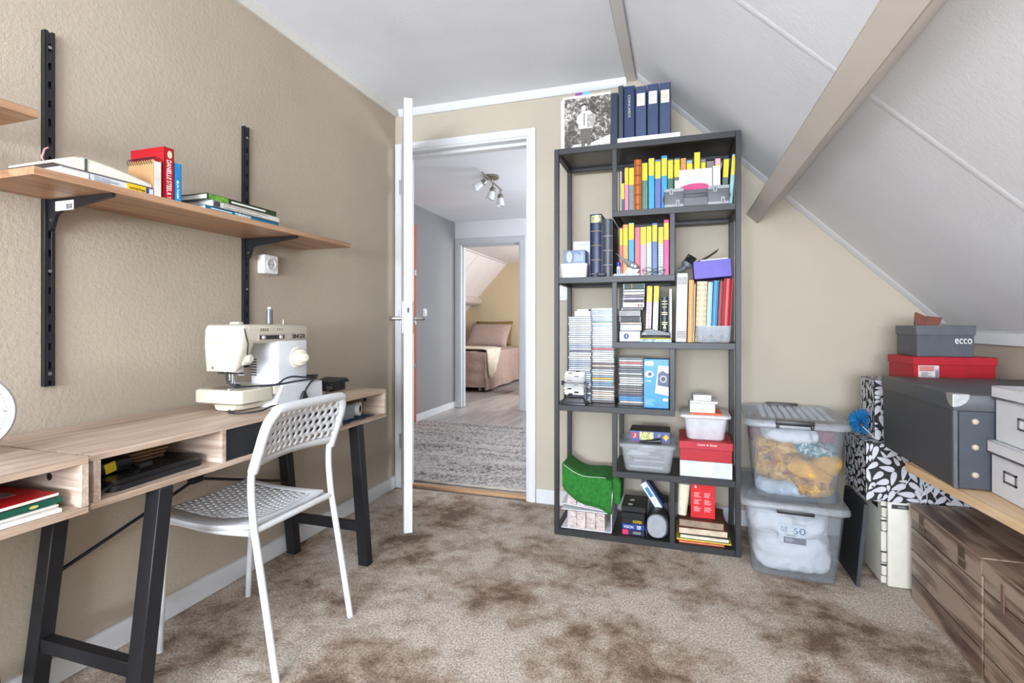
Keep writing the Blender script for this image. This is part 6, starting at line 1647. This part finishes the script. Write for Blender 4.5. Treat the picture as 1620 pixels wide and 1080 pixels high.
# ------------------------------------------------------------------ bedroom
t = thing('bedroom_rug', 'flat grey rug under the bed', 'rug', (-1.7, 7.4, 0))
bm = bmesh.new(); ad_prism(bm, [(-.900, 5.96), (-.60, 7.85), (-.60, 8.6), (-2.6, 8.6), (-2.6, 5.96)], 2, -.001, .008); bmo('pile', bm, C((140, 134, 132), .95, bump=.4, bs=90), t)
def bed():
    t = thing('single_bed', 'single bed with a quilted mauve bedspread in the far bedroom', 'bed', (-1.6, 8.0, 0))
    x0, x1, y0, y1 = -2.05, -1.06, 7.10, 8.97
    BOX('bed_base', C((120, 100, 90), .7), t, (x0 + .05, y0 + .06, .10), (x1 - .05, y1, .34), .01)
    for x in (x0 + .08, x1 - .12):
        for y in (y0 + .1, y1 - .12): BOX('leg', C((226, 224, 220), .5), t, (x, y, .009), (x + .04, y + .04, .10), .003)
    LOFT('mattress', C((226, 222, 216), .8), t, [rrect((x0 + x1) / 2, (y0 + y1) / 2, x1 - x0 - .04, y1 - y0 - .02, .06, z) for z in (.34, .36, .54, .57)])
    # bedspread: quilted surface over top, side and foot
    bm = bmesh.new(); nu, nv = 46, 70; g = []
    for j in range(nv + 1):
        v = j / nv; row = []
        for i in range(nu + 1):
            u = i / nu
            s = u * 2.10 - .55      # arc length across: negative hangs on the far side, beyond width hangs on the near side
            l = v * 2.25 - .52      # along: negative hangs over the foot
            W_ = x1 - x0
            if s < 0: px, dz = x0, s
            elif s > W_: px, dz = x1, -(s - W_)
            else: px, dz = x0 + s, 0
            if l < 0: py, dz2 = y0, l
            else: py, dz2 = y0 + l * (y1 - y0) / 1.73, 0
            drop = min(dz, dz2) if (dz or dz2) else 0
            z = .60 + drop
            bul = .018 * abs(math.sin(l * 19)) * abs(math.cos(s * 11))
            fl = -drop
            if dz: px += (1 if s > 0 else -1) * (.03 + .06 * fl + .015 * math.sin(l * 9) * fl * 2) + (1 if s > 0 else -1) * bul
            if dz2: py -= (.03 + .07 * fl + .02 * math.sin(s * 10) * fl * 2) + bul
            if not drop: z += bul - .03 * max(0, (abs(s - W_ / 2) / (W_ / 2)) ** 6)
            row.append(bm.verts.new((px, min(py, y1), max(z, .02))))
        g.append(row)
    for j in range(nv):
        for i in range(nu):
            bm.faces.new((g[j][i], g[j][i + 1], g[j + 1][i + 1], g[j + 1][i]))
    bmo('bedspread', bm, C((178, 154, 146), .9, var=.05, bump=.3, bs=120), t, 60)
bed()
def pillow(name, label, c, s, rx, rz, col):
    t = thing(name, label, 'pillow', c)
    bm = bmesh.new(); n = 18; top = []; bot = []
    for sg, st in ((1, top), (-1, bot)):
        for i in range(n + 1):
            row = []
            for j in range(n + 1):
                u, v = i / n * 2 - 1, j / n * 2 - 1
                e = max(0, (1 - u ** 4) * (1 - v ** 4)) ** .45
                nz = .10 * noise.noise(Vector((u * 2.2, v * 2.2, sg * 3 + c[0])))
                row.append(bm.verts.new((s[0] * (u - .06 * u * (1 - abs(v)) * 0 + .05 * u * v * v), s[1] * (v + .05 * v * u * u), sg * s[2] * (e * (1 + nz) + .04))))
            st.append(row)
        for i in range(n):
            for j in range(n): bm.faces.new((st[i][j], st[i + 1][j], st[i + 1][j + 1], st[i][j + 1]))
    for i in range(n):
        for a, b, c2, d in ((top[i][0], top[i + 1][0], bot[i + 1][0], bot[i][0]), (top[i][n], top[i + 1][n], bot[i + 1][n], bot[i][n]), (top[0][i], top[0][i + 1], bot[0][i + 1], bot[0][i]), (top[n][i], top[n][i + 1], bot[n][i + 1], bot[n][i])): bm.faces.new((a, b, c2, d))
    bm.transform(Matrix.Translation(c) @ Matrix.Rotation(R(rz), 4, 'Z') @ Matrix.Rotation(R(rx), 4, 'X'))
    bmo('cushion', bm, mat('pillow_cloth', col, .9, var=.05, bump=.3, bs=60), t, 70)
pillow('bed_pillow', 'olive green pillow against the bedroom wall', (-1.56, 8.90, .835), (.34, .22, .06), 74, 0, (126, 104, 66))
pillow('bed_pillow', 'crumpled mauve pillow in front of the olive one', (-1.58, 8.70, .80), (.38, .24, .075), 52, -3, (178, 156, 148))
def throw():
    t = thing('bed_throw', 'cream knitted throw laid across the foot of the bed', 'blanket', (-1.5, 7.4, .62))
    bm = bmesh.new(); nu, nv = 44, 26; g = []
    for j in range(nv + 1):
        v = j / nv; row = []
        for i in range(nu + 1):
            u = i / nu; s = -.1 + u * 1.50
            y = 7.17 + v * .62 - .10 * u
            W_ = .95; x = -2.01 + min(s, W_); z = .628 + .010 * math.sin(v * 22)
            if s > W_:
                f = s - W_; x = -1.055 + .035 + .075 * f + .012 * math.sin(v * 16); z = .625 - f * (1.0 - .45 * abs(v - .35)); y += -.30 * f + (.5 - v) * .8 * f
                x += .010 * math.sin(v * 40)
            row.append(bm.verts.new((x, y, z)))
        g.append(row)
    for j in range(nv):
        for i in range(nu): bm.faces.new((g[j][i], g[j][i + 1], g[j + 1][i + 1], g[j + 1][i]))
    o = bmo('knit', bm, mat('cream_knit', (222, 210, 194), .95, var=.06, vs=60, bump=.5, bs=120), t, 60)
    s = o.modifiers.new('thickness', 'SOLIDIFY'); s.thickness = .014; s.offset = 1
throw()
def bedroom_chair():
    t = thing('dark_cabinet', 'dark edge of furniture at the right of the bedroom doorway', 'cabinet', (-.30, 7.2, 0))
    BOX('body', C((52, 50, 52), .5), t, (-.500, 7.02, .10), (-.12, 7.40, .62), .02, 3)
    for x in (-.47, -.17):
        for y in (7.05, 7.35): BOX('leg', C((40, 38, 38), .5), t, (x, y, 0), (x + .03, y + .03, .10), .003)
bedroom_chair()
